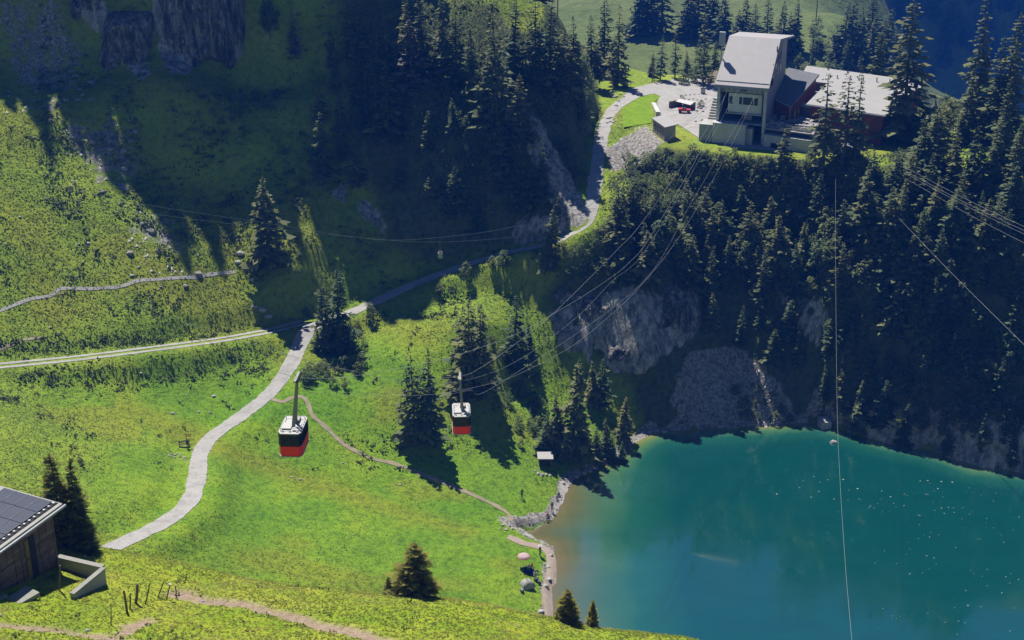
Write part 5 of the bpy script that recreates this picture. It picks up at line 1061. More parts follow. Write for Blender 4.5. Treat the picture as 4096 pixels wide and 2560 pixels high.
MB().tube([(0, 0, -0.2), (0.1, 0, 2.0)], 0.025, 6).build('pole', M_STEEL, e)
o = dome(MB(), 0.95, 0.38).build('canopy', simple('pink_cloth', (0.36, 0.25, 0.25)), e, True); o.location = (0.1, 0, 1.75); o = MB().tube([(0.95 * math.cos(a), 0.95 * math.sin(a), 0) for a in np.linspace(0, 6.2832, 17)], 0.05, 4, cap=False).build('hem', simple('red_hem', (0.4, 0.08, 0.08)), e); o.location = (0.1, 0, 1.75)
p = T.cast(527, 587); e = empty('dome_tent', tuple(p), 0.5); e.scale = (0.82, 0.82, 0.9); tag(e, 'small pale dome tent pitched on the lakeside meadow', 'tent')
M_TENT = simple('tent_cloth', (0.30, 0.29, 0.25), 0.7, 0.2, 0.05)
vs = [(-1.2, -1.1, 0), (1.2, -1.1, 0), (1.2, 1.1, 0), (-1.2, 1.1, 0)]; tb = MB(); ring = []
for i in range(7):
    t_ = i / 6; f_ = math.sqrt(max(0, 1 - t_ ** 1.8)); n_ = 16
    for k in range(n_):
        a = k * 2 * math.pi / n_; c_, s_ = math.cos(a), math.sin(a); q_ = 1 / max(abs(c_), abs(s_)); q_ = 1 + (q_ - 1) * 0.75; ring.append((1.2 * f_ * c_ * q_, 1.1 * f_ * s_ * q_, 1.35 * t_))
tb.add(ring, [(i * 16 + k, i * 16 + (k + 1) % 16, (i + 1) * 16 + (k + 1) % 16, (i + 1) * 16 + k) for i in range(6) for k in range(16)]); tb.build('canopy', M_TENT, e, True)
for sx in (-1, 1): MB().tube([(sx * 1.25, -1.15, 0), (sx * 0.95, -0.85, 0.75), (0, 0, 1.38), (-sx * 0.95, 0.85, 0.75), (-sx * 1.25, 1.15, 0)], 0.03, 5).build('tent_pole', M_DARK, e)
for px, py, lb in ((536, 581, 'small pile of bags on the grass beside the tent'), (522, 592, 'light blue rucksack on the grass below the tent'), (539, 584, 'dark bag on the grass between tent and shore')):
    p = T.cast(px, py); e = empty('rucksack', tuple(p), random.random() * 3); tag(e, lb, 'bag'); MB().prism([(-0.28, -0.18), (0.28, -0.18), (0.24, 0.2), (-0.24, 0.2)], -0.02, [0.42, 0.42, 0.5, 0.5]).build('bag', simple('blue_grey_cloth', (0.14, 0.17, 0.22) if 'blue' in lb else (0.05, 0.05, 0.07)), e); MB().b2(-0.2, 0.2, -0.27, -0.181, 0.0, 0.25).build('pocket', M_DARK, e)
# picnic shelter by the lake
p = T.cast(545, 466); e = empty('picnic_shelter', tuple(p), 0.05); e.scale = (0.58, 0.58, 0.75); tag(e, 'open picnic shelter with a flat white roof by the lake', 'shelter')
slab([(-2.3, -1.8, 2.35), (2.3, -1.9, 2.3), (2.3, 1.6, 2.75), (-2.3, 1.7, 2.8)], 0.14, 'roof', M_BRIGHT, e)
for sx in (-1.7, 1.7):
    for sy in (-1.2, 1.2): MB().b2(sx - 0.08, sx + 0.08, sy - 0.08, sy + 0.08, -0.3, 2.3 + (0.2 if sy > 0 else 0)).build('post', M_WOOD, e)
MB().b2(-1.9, 1.9, 1.3, 1.45, -0.3, 2.4).build('back_wall', M_WOOD, e); MB().b2(-1.85, -1.7, -1.1, 1.29, -0.3, 1.4).build('side_wall', M_WOOD, e); MB().b2(1.7, 1.85, -1.1, 1.29, -0.3, 1.4).build('side_wall', M_WOOD, e)
MB().b2(-0.9, 0.9, -0.3, 0.35, 0.7, 0.76).b2(-0.1, 0.1, -0.1, 0.1, 0, 0.7).build('table', M_WOOD, e); MB().b2(-1.2, 1.2, 0.9, 1.25, 0.4, 0.46).build('bench', M_WOOD, e)
for px, py, s_ in ((535, 472, 0.5), (538, 474, 0.6), (542, 475, 0.7), (546, 475.5, 0.6), (550, 476, 0.5), (541, 477, 0.4)): boulder(T.cast(px, py), s_, 'pale stone of the small terrace in front of the picnic shelter', 'stones before the shelter')
# bench and signpost at the road bend
p = T.cast(184.5, 447); e = empty('park_bench', tuple(p), 0.35); tag(e, 'wooden bench with tall leaning frame beside the road bend', 'bench')
for k in range(3): MB().b2(-0.9, 0.9, -0.35 + k * 0.17, -0.21 + k * 0.17, 0.43, 0.47).build('seat_board', M_WOOD, e)
for k in range(2): MB().b2(-0.9, 0.9, 0.19, 0.23, 0.62 + k * 0.2, 0.77 + k * 0.2).build('back_board', M_WOOD, e)
for sx in (-0.75, 0.75): MB().b2(sx - 0.05, sx + 0.05, -0.3, 0.19, -0.2, 0.43).b2(sx - 0.05, sx + 0.05, 0.12, 0.185, 0.431, 1.0).build('leg', M_WOOD, e)
p = T.cast(187, 447); e = empty('signpost', tuple(p), 0.2); tag(e, 'thin wooden hiking signpost behind the bench at the road bend', 'signpost')
MB().tube([(0, 0, -0.3), (0, 0, 2.4)], 0.06, 6).build('post', M_WOOD, e)
for k in range(2): MB().prism([(0.05, -0.02), (0.85, -0.02), (0.85, 0.02), (0.05, 0.02)], 2.05 - k * 0.25, 2.22 - k * 0.25).build('arrow_board', simple('yellow_sign', (0.35, 0.24, 0.02)), e)
for k in range(14):
    t_ = k / 13; px = 168 + 22 * t_ + random.uniform(-2, 2); py = 454 + 6 * t_ + random.uniform(-2.5, 3); boulder(T.cast(px, py), random.uniform(0.25, 0.55), 'pale stone in the stony ditch beside the road bend', 'stones in the ditch at the road bend')

# ------------------------------------------------------------------ boulders
for px, py, s_ in ((79, 245, 0.5), (88, 244, 0.7), (132, 276, 0.8), (139, 268, 0.6), (104, 276, 0.4), (62, 295, 0.5), (69, 283, 0.4), (83, 263, 0.4), (187, 275, 0.4), (214, 397, 0.8), (227, 396, 0.4), (186, 396, 0.4), (172, 414, 0.7), (199, 413, 0.5), (210, 413, 0.5), (141, 374, 0.5), (20, 218, 0.6), (54, 343, 0.4), (50, 328, 0.5), (188, 326, 0.4), (158, 290, 0.4), (149, 302, 0.5), (57, 282, 0.35), (78, 367, 0.35), (150, 298, 0.3), (292, 478, 0.4), (343, 464, 0.4), (300, 480, 0.5), (370, 470, 0.35), (400, 485, 0.5), (125, 207, 0.5), (82, 203, 0.35), (136, 208, 0.3), (33, 225, 0.35), (65, 353, 0.35)):
    p = T.cast(px, py)
    if p is not None and not blocked(p, 1.0): boulder(p, s_, 'white boulder lying in the sunlit meadow on the left', 'white boulders in the left meadow')
for px, py, s_ in ((241, 255, 1.4), (238, 263, 1.2), (246, 268, 1.3), (262, 312, 1.6), (268, 318, 1.4), (255, 308, 1.1), (252, 280, 0.9)): boulder(T.cast(px, py), s_, 'big pale rock below the lone spruce on the left meadow', 'rocks below the lone spruce')
for px, py, s_ in ((563, 484, 0.8), (568, 487, 0.6), (571, 489, 0.5), (577, 477, 1.0), (584, 474, 0.9), (590, 472, 0.8), (596, 470, 0.6), (551, 556, 0.7), (548, 567, 0.6), (546, 587, 1.0), (549, 580, 0.8), (541, 613, 1.0), (560, 500, 0.5), (556, 510, 0.5), (503, 526, 0.6), (506, 530, 0.6), (509, 526, 0.5), (512, 529, 0.5), (500, 529, 0.4), (657, 431, 1.0), (664, 432, 1.0), (650, 433, 0.8)):
    boulder(gcast(px, py, 0.2), s_, 'pale rock on the lakeshore beside the path', 'rocks on the lakeshore')
o = boulder(at_z(824, 426.5, 0.1), 2.3, 'big pale cube shaped rock standing in the shaded water below the cliff'); o.data = MB().prism([(-0.8, -0.7), (0.7, -0.75), (0.85, 0.6), (-0.65, 0.75)], -0.4, [0.75, 0.7, 0.95, 1.0]).mesh('boulder', M_STONE)
o.scale = (1.35, 1.35, 1.5); o.rotation_euler = (0, 0, 0.3)
boulder(at_z(833, 444, -0.3), 1.6, 'pale sunken rock showing through the water beneath the hanging cable')
# talus in the shaded upper left: the largest blocks singly, the rest as scree
tal = 0
for _ in range(900):
    if tal >= 75: break
    t_ = random.random(); px = 5 + 175 * t_ + random.gauss(0, 18); py = 5 + 250 * t_ + random.gauss(0, 26)
    p = T.cast(px, py)
    if p is None or px < -4 or py < 0 or blocked(p): continue
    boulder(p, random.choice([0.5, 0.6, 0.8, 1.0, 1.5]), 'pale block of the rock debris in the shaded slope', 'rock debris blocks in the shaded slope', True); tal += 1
def pebbles(name, X_, Y_, S_, mat, seed):
    r = np.random.default_rng(seed); n = len(X_); Zs = T.h(X_, Y_); base = np.array([[1, 0, 0], [0, 1, 0], [-1, 0, 0], [0, -1, 0], [0, 0, 0.8]]); V = []; Fc = []
    rot = r.random(n) * 6.28; c_, s_ = np.cos(rot), np.sin(rot)
    B = base[None] * (S_[:, None, None] * r.uniform(0.6, 1.3, (n, 5, 1))); X2 = B[:, :, 0] * c_[:, None] - B[:, :, 1] * s_[:, None] * 0.7; Y2 = B[:, :, 0] * s_[:, None] + B[:, :, 1] * c_[:, None] * 0.7
    V = np.stack([X2 + X_[:, None], Y2 + Y_[:, None], B[:, :, 2] + Zs[:, None] - 0.03], -1).reshape(-1, 3); o_ = np.arange(n)[:, None, None] * 5
    Fc = (np.array([[0, 1, 4], [1, 2, 4], [2, 3, 4], [3, 0, 4]])[None] + o_).reshape(-1); m = mesh_np(name, V, Fc, np.full(n * 4, 3)); m.materials.append(mat); o = link(name, m); o['kind'] = 'stuff'; return o
gx_ = rng.uniform(-120, 110, 120000); gy_ = rng.uniform(190, 300, 120000)
ok = (rng.random(len(gx_)) < samp(scree, gx_, gy_) * 0.6) & (samp(ROADD, gx_, gy_) > 2)
pebbles('scree', gx_[ok], gy_[ok], np.random.default_rng(3).choice([0.15, 0.22, 0.3, 0.5], ok.sum(), p=[0.4, 0.3, 0.2, 0.1]), M_STONE, 4)
gx_ = rng.uniform(-5, 40, 30000); gy_ = rng.uniform(160, 240, 30000); sds = samp(sd, gx_, gy_); ok = (sds < 1.6) & ~samp(lin, gx_, gy_)
pebbles('shore_pebbles', gx_[ok], gy_[ok], np.random.default_rng(5).uniform(0.06, 0.22, ok.sum()), M_STONE, 6)
# overhanging rock bulges of the shaded cliff under the cables
def bulge(px0, py0, px1, py1, depth, name, label, seed, Y_off=0.0, tilt=0.3):
    n, m_ = 120, 90; vs = []
    A = T.cast((px0 + px1) / 2, (py0 + py1) / 2); Yc = A[1] - 1.0 + Y_off
    u, v = np.meshgrid(np.linspace(0, 1, n), np.linspace(0, 1, m_)); u = u.ravel(); v = v.ravel()
    P_ = np.array([at_y(px0 + (px1 - px0) * a, py0 + (py1 - py0) * b, Yc) for a, b in zip(u, v)]); x_, z_ = P_[:, 0], P_[:, 2]
    nz = lambda a, b, o_, sd_: fbm(x_ / a + 50, z_ / b + 50, o_, sd_)
    rr = (1 - (2 * u - 1) ** 2) * (1 - np.abs(2 * v - 1) ** 2.2)
    prof = np.clip(rr * 1.5 + 0.75 * nz(4.5, 5.5, 3, seed + 3) * (0.3 + rr), 0, 1) * smooth(0.0, 0.12, rr); prof = prof ** 0.6
    wob = (0.5 - np.abs(nz(2.6, 9.0, 4, seed)) * 2.2) * 0.8 + nz(5, 4, 4, seed + 9) * 1.8 + nz(0.9, 1.6, 3, seed + 17) * 0.4 + (0.35 - np.abs(nz(0.55, 2.2, 3, seed + 23))) * 0.55
    y_ = Yc + 6.0 * (1 - prof) - prof * depth * (0.45 + tilt * v) - wob * prof
    vs = [tuple(q_) for q_ in np.stack([x_, y_, z_], -1)]
    fs = [(j * n + i, (j + 1) * n + i, (j + 1) * n + i + 1, j * n + i + 1) for j in range(m_ - 1) for i in range(n - 1)]
    me = bpy.data.meshes.new(name); me.from_pydata(vs, [], fs); me.materials.append(M_CLIFF); me.update(); o = link(name, me); return tag(o, label, 'cliff')
cm = Mat('cliff_rock', 0.95, 0.15); c1 = cm.tex(1.1, 6, 0.7, stretch=(1, 1, 0.12)); c2 = cm.tex(0.35, 5, 0.65); c3 = cm.tex(2.5, 5, 0.7, stretch=(1, 1, 0.4))
cc = cm.ramp(c1, [(0.38, (0.075, 0.075, 0.075)), (0.5, (0.22, 0.21, 0.2)), (0.6, (0.42, 0.4, 0.37))]); cc = cm.mix(0.65, cc, cm.ramp(c2, [(0.36, (0.4, 0.4, 0.42)), (0.6, (1.2, 1.15, 1.1))]), 'MULTIPLY'); cc = cm.mix(0.7, cc, cm.ramp(cm.tex(4.0, 7, 0.78, stretch=(1, 1, 0.3)), [(0.4, (0.3, 0.3, 0.31)), (0.55, (1.2, 1.17, 1.1))]), 'MULTIPLY'); cm.color(cc); cm.bump(cm.math('ADD', c1, c3), 1.0, 0.9); M_CLIFF = cm.m
bulge(548, 296, 648, 374, 0.8, 'rock_face', 'broad grey overhanging cliff with pale streaks under the hanging cables', 501, 2.2)
bulge(630, 290, 706, 372, 2.4, 'rock_face', 'pale fluted cliff nose beside the dark cave above the lake', 511, 2.2)
bulge(598, 340, 660, 380, 2.2, 'rock_face', 'lower rock lip hanging over the cave beneath the fluted cliff', 517, 1.8)
bulge(150, -30, 246, 82, 5.5, 'rock_face', 'big rounded cliff in the shaded mountainside', 521)
bulge(66, -30, 104, 34, 2.5, 'rock_face', 'upper part of the narrow slanting rock rib beside the big rounded cliff', 531)
bulge(96, 14, 152, 84, 2.5, 'rock_face', 'lower part of the narrow slanting rock rib beside the big rounded cliff', 537)

# ------------------------------------------------------------------ cable cars
M_CABGLASS = Mat('cabin_glass', 0.05, 0.5); M_CABGLASS.color((0.006, 0.006, 0.009))
tp_ = M_CABGLASS.N.new('ShaderNodeBsdfTransparent'); tp_.inputs[0].default_value = (0.5, 0.5, 0.55, 1); mx_ = M_CABGLASS.N.new('ShaderNodeMixShader'); mx_.inputs[0].default_value = 0.4
M_CABGLASS.L.new(M_CABGLASS.b.outputs[0], mx_.inputs[1]); M_CABGLASS.L.new(tp_.outputs[0], mx_.inputs[2]); M_CABGLASS.L.new(mx_.outputs[0], [n for n in M_CABGLASS.N if n.type == 'OUTPUT_MATERIAL'][0].inputs[0]); M_CABGLASS = M_CABGLASS.m
M_CABRED = simple('cabin_red', (0.75, 0.004, 0.01), 0.35, 0.5, 0.05, 1.0); M_CABWHITE = simple('cabin_white', (0.34, 0.335, 0.32), 0.5, 0.4, 0.05)
M_HANG = simple('hanger_paint', (0.20, 0.195, 0.16), 0.6, 0.4, 0.1)
CW, CLN, CHM, CS = 1.45, 2.6, 0.6, 0.74
def octo(s=1.0, w=CW, l=CLN, c=CHM): return [(x * s, y * s) for x, y in ((-w + c * 0.55, -l), (w - c * 0.55, -l), (w, -l + c), (w, l - c), (w - c * 0.55, l), (-w + c * 0.55, l), (-w, l - c), (-w, -l + c))]
def cable_car(floor, carriage, rz, label):
    e = empty('cable_car', tuple(floor), rz); e.scale = (CS, CS, CS); tag(e, label, 'cable car', 'cable cars over the meadow')
    body = MB().prism(octo(), 0.12, 1.42).build('body', M_CABRED, e); MB().prism(octo(1.03), 0.0, 0.119).build('bumper_rim', M_CABWHITE, e)
    O_ = octo(0.985); names = ['front', 'corner', 'side', 'corner', 'rear', 'corner', 'side', 'corner']
    for i in range(8):
        a, b = Vector((*O_[i], 0)), Vector((*O_[(i + 1) % 8], 0)); L = (b - a).length; ang = math.atan2(b.y - a.y, b.x - a.x); k = 2 if L > 3 else 1
        for j in range(k):
            c_ = a.lerp(b, (j + 0.5) / k); MB().box((c_.x, c_.y, 2.11), (L / k - 0.1, 0.03, 1.34), rz=ang).build('window_pane', M_CABGLASS, e)
        MB().b2(O_[i][0] - 0.05, O_[i][0] + 0.05, O_[i][1] - 0.05, O_[i][1] + 0.05, 1.43, 2.82).build('window_post', M_BLACK, e)
    MB().prism(octo(1.0), 2.79, 3.05).build('cornice', M_BLACK, e); rf = MB().prism(octo(0.99), 3.051, 3.2).build('roof', M_CABWHITE, e)
    MB().b2(-1.1, 0.0, -1.5, 0.2, 3.20, 3.40).build('roof_box', M_CABWHITE, rf); MB().b2(-0.2, 0.7, 0.5, 1.7, 3.20, 3.58).build('roof_hatch', M_HANG, rf); MB().b2(0.3, 1.0, -1.9, -0.9, 3.20, 3.36).build('roof_plate', M_CABWHITE, rf)
    rr = MB()
    for sx in (-1.2, 1.2): rr.tube([(sx, -1.8, 3.20), (sx, -1.8, 3.53), (sx, 1.8, 3.53), (sx, 1.8, 3.20)], 0.04, 5)
    rr.tube([(-1.2, -1.8, 3.53), (1.2, -1.8, 3.53)], 0.04, 5); rr.tube([(-1.2, 1.8, 3.53), (1.2, 1.8, 3.53)], 0.04, 5); rr.build('roof_rail', M_CABWHITE, rf)
    for sx in (-0.9, 0.0, 0.9): MB().tube([(sx, -2.0, 3.20), (sx, -2.0, 3.34)], 0.16, 8).build('lamp', M_CABWHITE, rf)
    M_ = Matrix.Rotation(-rz, 4, 'Z'); top = (M_ @ (Vector(carriage) - Vector(floor))) / CS; hz_ = top.z
    hg = MB(); 
    for k_ in (-0.55, 0.75): hg.tube([(0.15, k_, 3.15), (0.15 + (top.x - 0.15) * 0.5, k_ * 0.45 + top.y * 0.5, (3.15 + hz_) / 2), (top.x, top.y + k_ * 0.22, hz_ - 0.3)], [0.24, 0.2, 0.17], 4)
    hg = hg.build('hanger', M_HANG, e)
    for t_ in (0.3, 0.6): MB().box((0.15 + (top.x - 0.15) * t_, 0.1 * (1 - t_) + top.y * t_, 3.15 + (hz_ - 3.45) * t_), (0.1, 1.0 * (1 - t_ * 0.6), 0.1)).build('hanger_rung', M_HANG, hg)
    cr = MB().box((top.x, top.y, hz_ - 0.2), (0.7, 1.2, 0.3)).box((top.x, top.y, hz_ + 0.12), (0.3, 3.0, 0.2)).build('carriage', M_HANG, e)
    for y_ in (-1.2, -0.6, 0.0, 0.6, 1.2): MB().tube([(top.x + 0.16, top.y + y_, hz_ + 0.1), (top.x + 0.34, top.y + y_, hz_ + 0.1)], 0.22, 10).build('wheel', M_BLACK, cr)
    for k_, (x_, y_) in enumerate(((-0.9, -1.6), (-0.3, -1.8), (0.35, -1.75), (0.85, -1.5), (-0.6, -0.6), (0.5, 0.3))):
        o = link('person', PM[(0, 0, 5, 0, 0, 1)[k_]]); o.location = Matrix.Rotation(rz, 4, 'Z') @ Vector((x_ * CS, y_ * CS, 0.0)) + Vector(floor) + Vector((0, 0, 0.12)); o.rotation_euler = (0, 0, rz)
        tag(o, 'passenger in pale clothes behind the window of the ' + ('nearer' if 'larger' in label else 'farther') + ' red cable car', 'person', 'passengers in the ' + ('nearer' if 'larger' in label else 'farther') + ' cable car')
fl, fr_ = at_y(294.5, 447.5, 117.0), at_y(461.5, 427.5, 151.0); cl_, cr_ = at_y(297, 378, 117.3), at_y(460, 377, 151.3)
cable_car(fl, cl_, -0.05, 'larger red cable car with white roof and long hanger over the road, nearer one')
cable_car(fr_, cr_, 0.06, 'smaller red cable car with white roof hanging before the twin spruces, farther one')

# ------------------------------------------------------------------ cables
M_CABLE = simple('steel_cable', (0.30, 0.30, 0.29), 0.5, 0.5, 0.05); M_CABLED = simple('dark_cable', (0.03, 0.035, 0.02), 0.7, 0.3, 0.05)
def in_plane(px, py, A, B):
    d = ray(px, py); n = np.array([B[1] - A[1], -(B[0] - A[0]), 0.0]); t = (n[0] * A[0] + n[1] * A[1]) / (n[0] * d[0] + n[1] * d[1]); return np.array([d[0] * t, d[1] * t, CAM_Z + d[2] * t])
def cable(pts, r, label, mat=M_CABLE, group=None, n=10):
    o = MB().tube(catmull(pts, n), r, 5).build('cable', mat); return tag(o, label, 'cable', group)
S1 = np.array(sworld(2.2, 0.3, 10.6)); S1b = np.array(sworld(1.9, 0.3, 10.3)); S2 = np.array(sworld(7.5, 0.3, 10.5)); S2b = np.array(sworld(7.8, 0.3, 10.2)); S3 = np.array(sworld(4.2, 0.3, 10.9))
def run(S, Cc, px_st, left, r, label, mat=M_CABLE):
    P_ = [S] + [in_plane(x, y, S, Cc) for x, y in px_st] + [Cc + np.array([0, 0, 0.12])] + [in_plane(x, y, S, Cc) for x, y in left]; return cable(P_, r, label, mat)
run(S1, cr_, [(706, 130), (644.6, 219), (616, 251), (591, 276.7), (571, 296.5), (546, 319.7), (512, 346.5), (480, 368)], [(400, 380), (346, 369.5), (316, 363), (216, 333), (141, 305), (107, 288.7), (70, 265), (28, 239), (0, 221.7), (-60, 180)], 0.015, 'carrying rope of the farther cable car running from the station tower')
run(S1b, cl_, [(710, 134), (652, 234), (627.6, 264), (608, 279.5), (580, 298), (546, 318), (512, 336), (467, 352), (436, 361), (346, 377)], [(256, 363.5), (197, 336), (141, 310), (104, 289), (68, 274), (34, 260), (0, 243.5), (-60, 215)], 0.015, 'carrying rope of the nearer cable car running from the station tower')
run(S3, cr_ + np.array([0.4, 0, -0.6]), [(653, 239), (611, 282), (582.5, 312), (540, 346), (512, 363.5), (491, 373)], [(404, 391.6), (340, 392), (300, 386)], 0.011, 'thin haul rope passing just under the farther carriage')
run(S2, at_y(405, 396.5, 142), [(731, 146), (694, 213), (667, 254), (635, 292), (599.5, 324.6), (568, 348.6), (519, 374), (493, 383), (445, 393)], [(360, 396), (310, 392)], 0.014, 'lowest rope sweeping from the right side of the tower across the shaded cliff')
run(S2b, at_y(500, 384, 165), [(726, 143), (690, 205), (640, 285)], [(470, 390), (440, 396)], 0.012, 'second rope close beside the lowest one from the right side of the tower')
# faint ropes in front of the shaded mountain face, with the goods carrier
G1 = [at_y(-40, 165, 225), at_y(120, 200, 232), at_y(259, 222, 238), at_y(355, 237, 242), at_y(397, 240, 244), at_y(453, 236, 247), at_y(512, 227, 250), at_y(590, 205, 256), at_y(720, 92, 266)]
G2 = [at_y(-40, 180, 226), at_y(120, 209, 233), at_y(259, 227, 239), at_y(376, 239, 243), at_y(440, 242, 246), at_y(512, 237, 250), at_y(560, 228, 254), at_y(722, 95, 267)]
for G_, lb in ((G1, 'upper faint cable crossing in front of the shaded mountain face'), (G2, 'lower faint cable crossing in front of the shaded mountain face')): cable(G_, 0.022, lb)
hk = at_y(440, 242, 246); e = empty('goods_carrier', tuple(hk)); tag(e, 'small white goods box hanging from the faint cable over the shaded road', 'goods carrier')
MB().tube([(0, 0, 0.05), (0, 0, -1.9)], 0.03, 5).build('hanger', M_HANG, e); MB().b2(-0.35, 0.35, -0.1, 0.1, -2.0, -1.8).tube([(-0.25, 0, -1.8), (0, 0, -1.45), (0.2, 0, -1.8)], 0.05, 5).build('yoke', M_PALEWOOD, e); MB().b2(-0.4, 0.4, -0.35, 0.35, -3.1, -2.05).build('box', M_WHITE, e); MB().b2(-0.34, 0.34, -0.37, -0.351, -3.0, -2.15).build('front_panel', M_STEEL, e)
# ropes of the lower section leaving to the right
R0 = np.array(T.cast(904, 172)) + np.array([0, 0, 3.0])
for k, (y0, y1) in enumerate(((166, 225), (170, 229), (172, 233), (177, 243))):
    a = at_y(903, y0, 246); b = at_y(1060, y1 + 18, 190); cable([a, (a + b) / 2 - np.array([0, 0, 0.35]), b], 0.016, 'cable of the four strung from the wood beyond the restaurant towards the valley', group='valley cables beyond the restaurant')
a, b = at_y(893, 212, 243), at_y(1060, 380, 150); cable([a, (a * 0.55 + b * 0.45) - np.array([0, 0, 0.3]), b], 0.015, 'single cable slanting down across the dark wooded slope')
a = np.array(T.cast(835, 166)) + np.array([0, 0, 1.5]); cable([a, at_y(835.5, 250, 225), at_y(837, 400, 178), at_y(840, 480, 152), at_y(845, 560, 128), at_y(850, 620, 110), at_y(856, 680, 96)], 0.011, 'pale rope dropping from the wood over the lake towards the near slope')
# far pole wires
# ------------------------------------------------------------------ floating specks on the lake
spx = [(62, 478, 3), (84, 455, 1), (130, 308, 1), (325, 353, 2), (222, 433, 2), (248, 384, 1.5), (305, 500, 2), (360, 460, 2), (423, 377, 1.8), (367, 393, 1.5), (467, 514, 2), (532, 375, 3), (573, 452, 1.5), (634, 440, 3), (643, 512, 1.5), (657, 520, 1.2), (567, 520, 1.3), (495, 604, 1), (726, 563, 2), (714, 575, 1.5), (752, 578, 1.3), (776, 545, 1.2), (805, 457, 1.8), (800, 515, 1.2), (868, 497, 2.5), (811, 605, 1.2), (861, 603, 1), (890, 545, 1.5), (906, 571, 1), (963, 560, 1.8), (965, 480, 1.8), (984, 487, 1.2), (1034, 473, 1), (1078, 386, 2), (1131, 383, 2.5), (1146, 402, 1.3), (1228, 390, 2.8), (1305, 394, 3), (1203, 440, 2.6), (1176, 458, 1.2), (1118, 480, 1.8), (1133, 481, 1.5), (1237, 464, 1), (1239, 498, 1.2), (1220, 525, 1), (1169, 537, 1.2), (1228, 578, 2), (1248, 615, 2), (1278, 572, 1.8), (1313, 576, 1.6), (1320, 608, 1.6), (1180, 594, 1.3), (1075, 630, 2), (1060, 626, 1.2), (1380, 574, 1.5), (1374, 654, 1.3), (1427, 622, 1.5), (1440, 605, 1), (1406, 462, 1.2), (1422, 435, 1.4), (1510, 487, 1.3), (1613, 471, 1.4), (1598, 528, 1.5), (1550, 651, 1.5), (1541, 682, 1), (1547, 710, 1), (1595, 718, 1.2), (1381, 716, 1), (1073, 695, 1.3), (1154, 749, 1.2), (1144, 782, 1.8), (1209, 766, 1.2), (1103, 769, 1), (1065, 794, 1.2), (991, 818, 1), (1006, 866, 1), (825, 880, 1.3), (981, 904, 1), (1124, 916, 1.8), (1175, 930, 1.6), (1191, 978, 1.2), (910, 970, 1.3), (760, 967, 1.3), (1005, 1043, 2), (1094, 1037, 1.3), (1141, 1010, 1), (1330, 857, 1.5), (1489, 797, 1.3), (1508, 797, 1), (1650, 767, 1.2), (1670, 820, 1.6), (1735, 733, 1.2), (1778, 641, 2), (1715, 603, 1), (1716, 575, 1), (1553, 1012, 1.5), (1437, 1018, 1.3), (1456, 1038, 1.2), (1517, 1060, 1.2), (1552, 1127, 1.3), (1401, 1161, 1.6), (1685, 1064, 1.8), (1720, 1041, 1.3), (1712, 1108, 1.4), (1774, 1084, 1.8), (1656, 1178, 1.8), (1416, 1267, 2.2), (1508, 1276, 1.5), (1320, 1284, 1.2), (813, 1290, 1.2), (818, 1324, 1), (882, 1340, 1), (933, 1346, 1), (910, 1358, 1), (875, 1357, 1), (965, 1339, 1), (1132, 1321, 1.2), (1252, 1387, 1.3), (1348, 1379, 1.6), (1394, 1391, 1.4), (1340, 1471, 1.3), (1713, 1448, 1.6), (1748, 1285, 1.2)]
LF = []; M_FLECK = simple('pale_floating_fleck', (0.2, 0.2, 0.16), 0.7, 0.3, 0.2, 5.0)  # small pale blobs scattered over the water, kind unknown
for k in range(4):
    n_ = 9; m_ = MB(); rr_ = random.Random(k); ring = [(math.cos(6.2832 * i / n_) * (0.8 + 0.3 * rr_.random()), math.sin(6.2832 * i / n_) * (0.6 + 0.3 * rr_.random()), 0.05) for i in range(n_)]
    m_.add(ring + [(0, 0, 0.22)] + [(x, y, -0.1) for x, y, z in ring], [(i, (i + 1) % n_, n_) for i in range(n_)] + [(n_ + 1 + i, n_ + 1 + (i + 1) % n_, (i + 1) % n_, i) for i in range(n_)]); LF.append(m_.mesh('floating_fleck', M_FLECK))
for x, y, s_ in spx:
    p = at_z((3072 + x / 1.7705) / 4, (1706 + y / 1.7705) / 4, 0.0); o = link('floating_fleck', random.choice(LF)); o.location = tuple(p); k_ = 0.065 * s_; o.scale = (k_, k_, k_ * 0.6); o.rotation_euler = (0, 0, random.random() * 6); tag(o, 'pale leaf floating on the open teal water of the lake', 'fleck', 'pale flecks floating on the lake')

# ------------------------------------------------------------------ chalet with solar panels on the near slope
hA = at_y(59, 506, 92.0); hx = np.array([-0.36, -0.93]); hx /= np.linalg.norm(hx); hu = np.array([-hx[1], hx[0]])  # along eave (towards camera), across (up the roof is -hu)
hrz = math.atan2(hx[1], hx[0])
ch = empty('chalet', (hA[0], hA[1], 58.6), hrz); tag(ch, 'dark timber chalet with solar panels on the roof and a walled entrance pit', 'house')
# local x runs along the eave from its far end, local y points away from the eave (up the roof is -y or +y)
side = 1.0 if (np.array([-math.sin(hrz), math.cos(hrz)]) @ np.array([-0.93, 0.36])) > 0 else -1.0
EZ = hA[2] - 58.6
M_TIMB = Mat('black_brown_timber', 0.85, 0.2); tw = M_TIMB.tex(1.2, 5, 0.7, stretch=(0.4, 0.4, 3)); M_TIMB.color(M_TIMB.ramp(tw, [(0.3, (0.05, 0.036, 0.03)), (0.55, (0.14, 0.10, 0.085)), (0.75, (0.26, 0.21, 0.19))])); M_TIMB.bump(tw, 0.6, 0.05); M_TIMB = M_TIMB.m
M_PANEL = simple('solar_cells', (0.035, 0.04, 0.055), 0.25, 0.5, 0.1, 1.0); M_BOARD = simple('grey_barge_board', (0.27, 0.265, 0.24), 0.8, 0.2, 0.06)
def hb(x0, x1, y0, y1, z0, z1, name, mat, par): return MB().b2(x0, x1, min(side * y0, side * y1), max(side * y0, side * y1), z0, z1).build(name, mat, par)
pitch = 0.07
def roofpt(x, y, dz=0.0): return (x, side * y, EZ + y * pitch + dz)
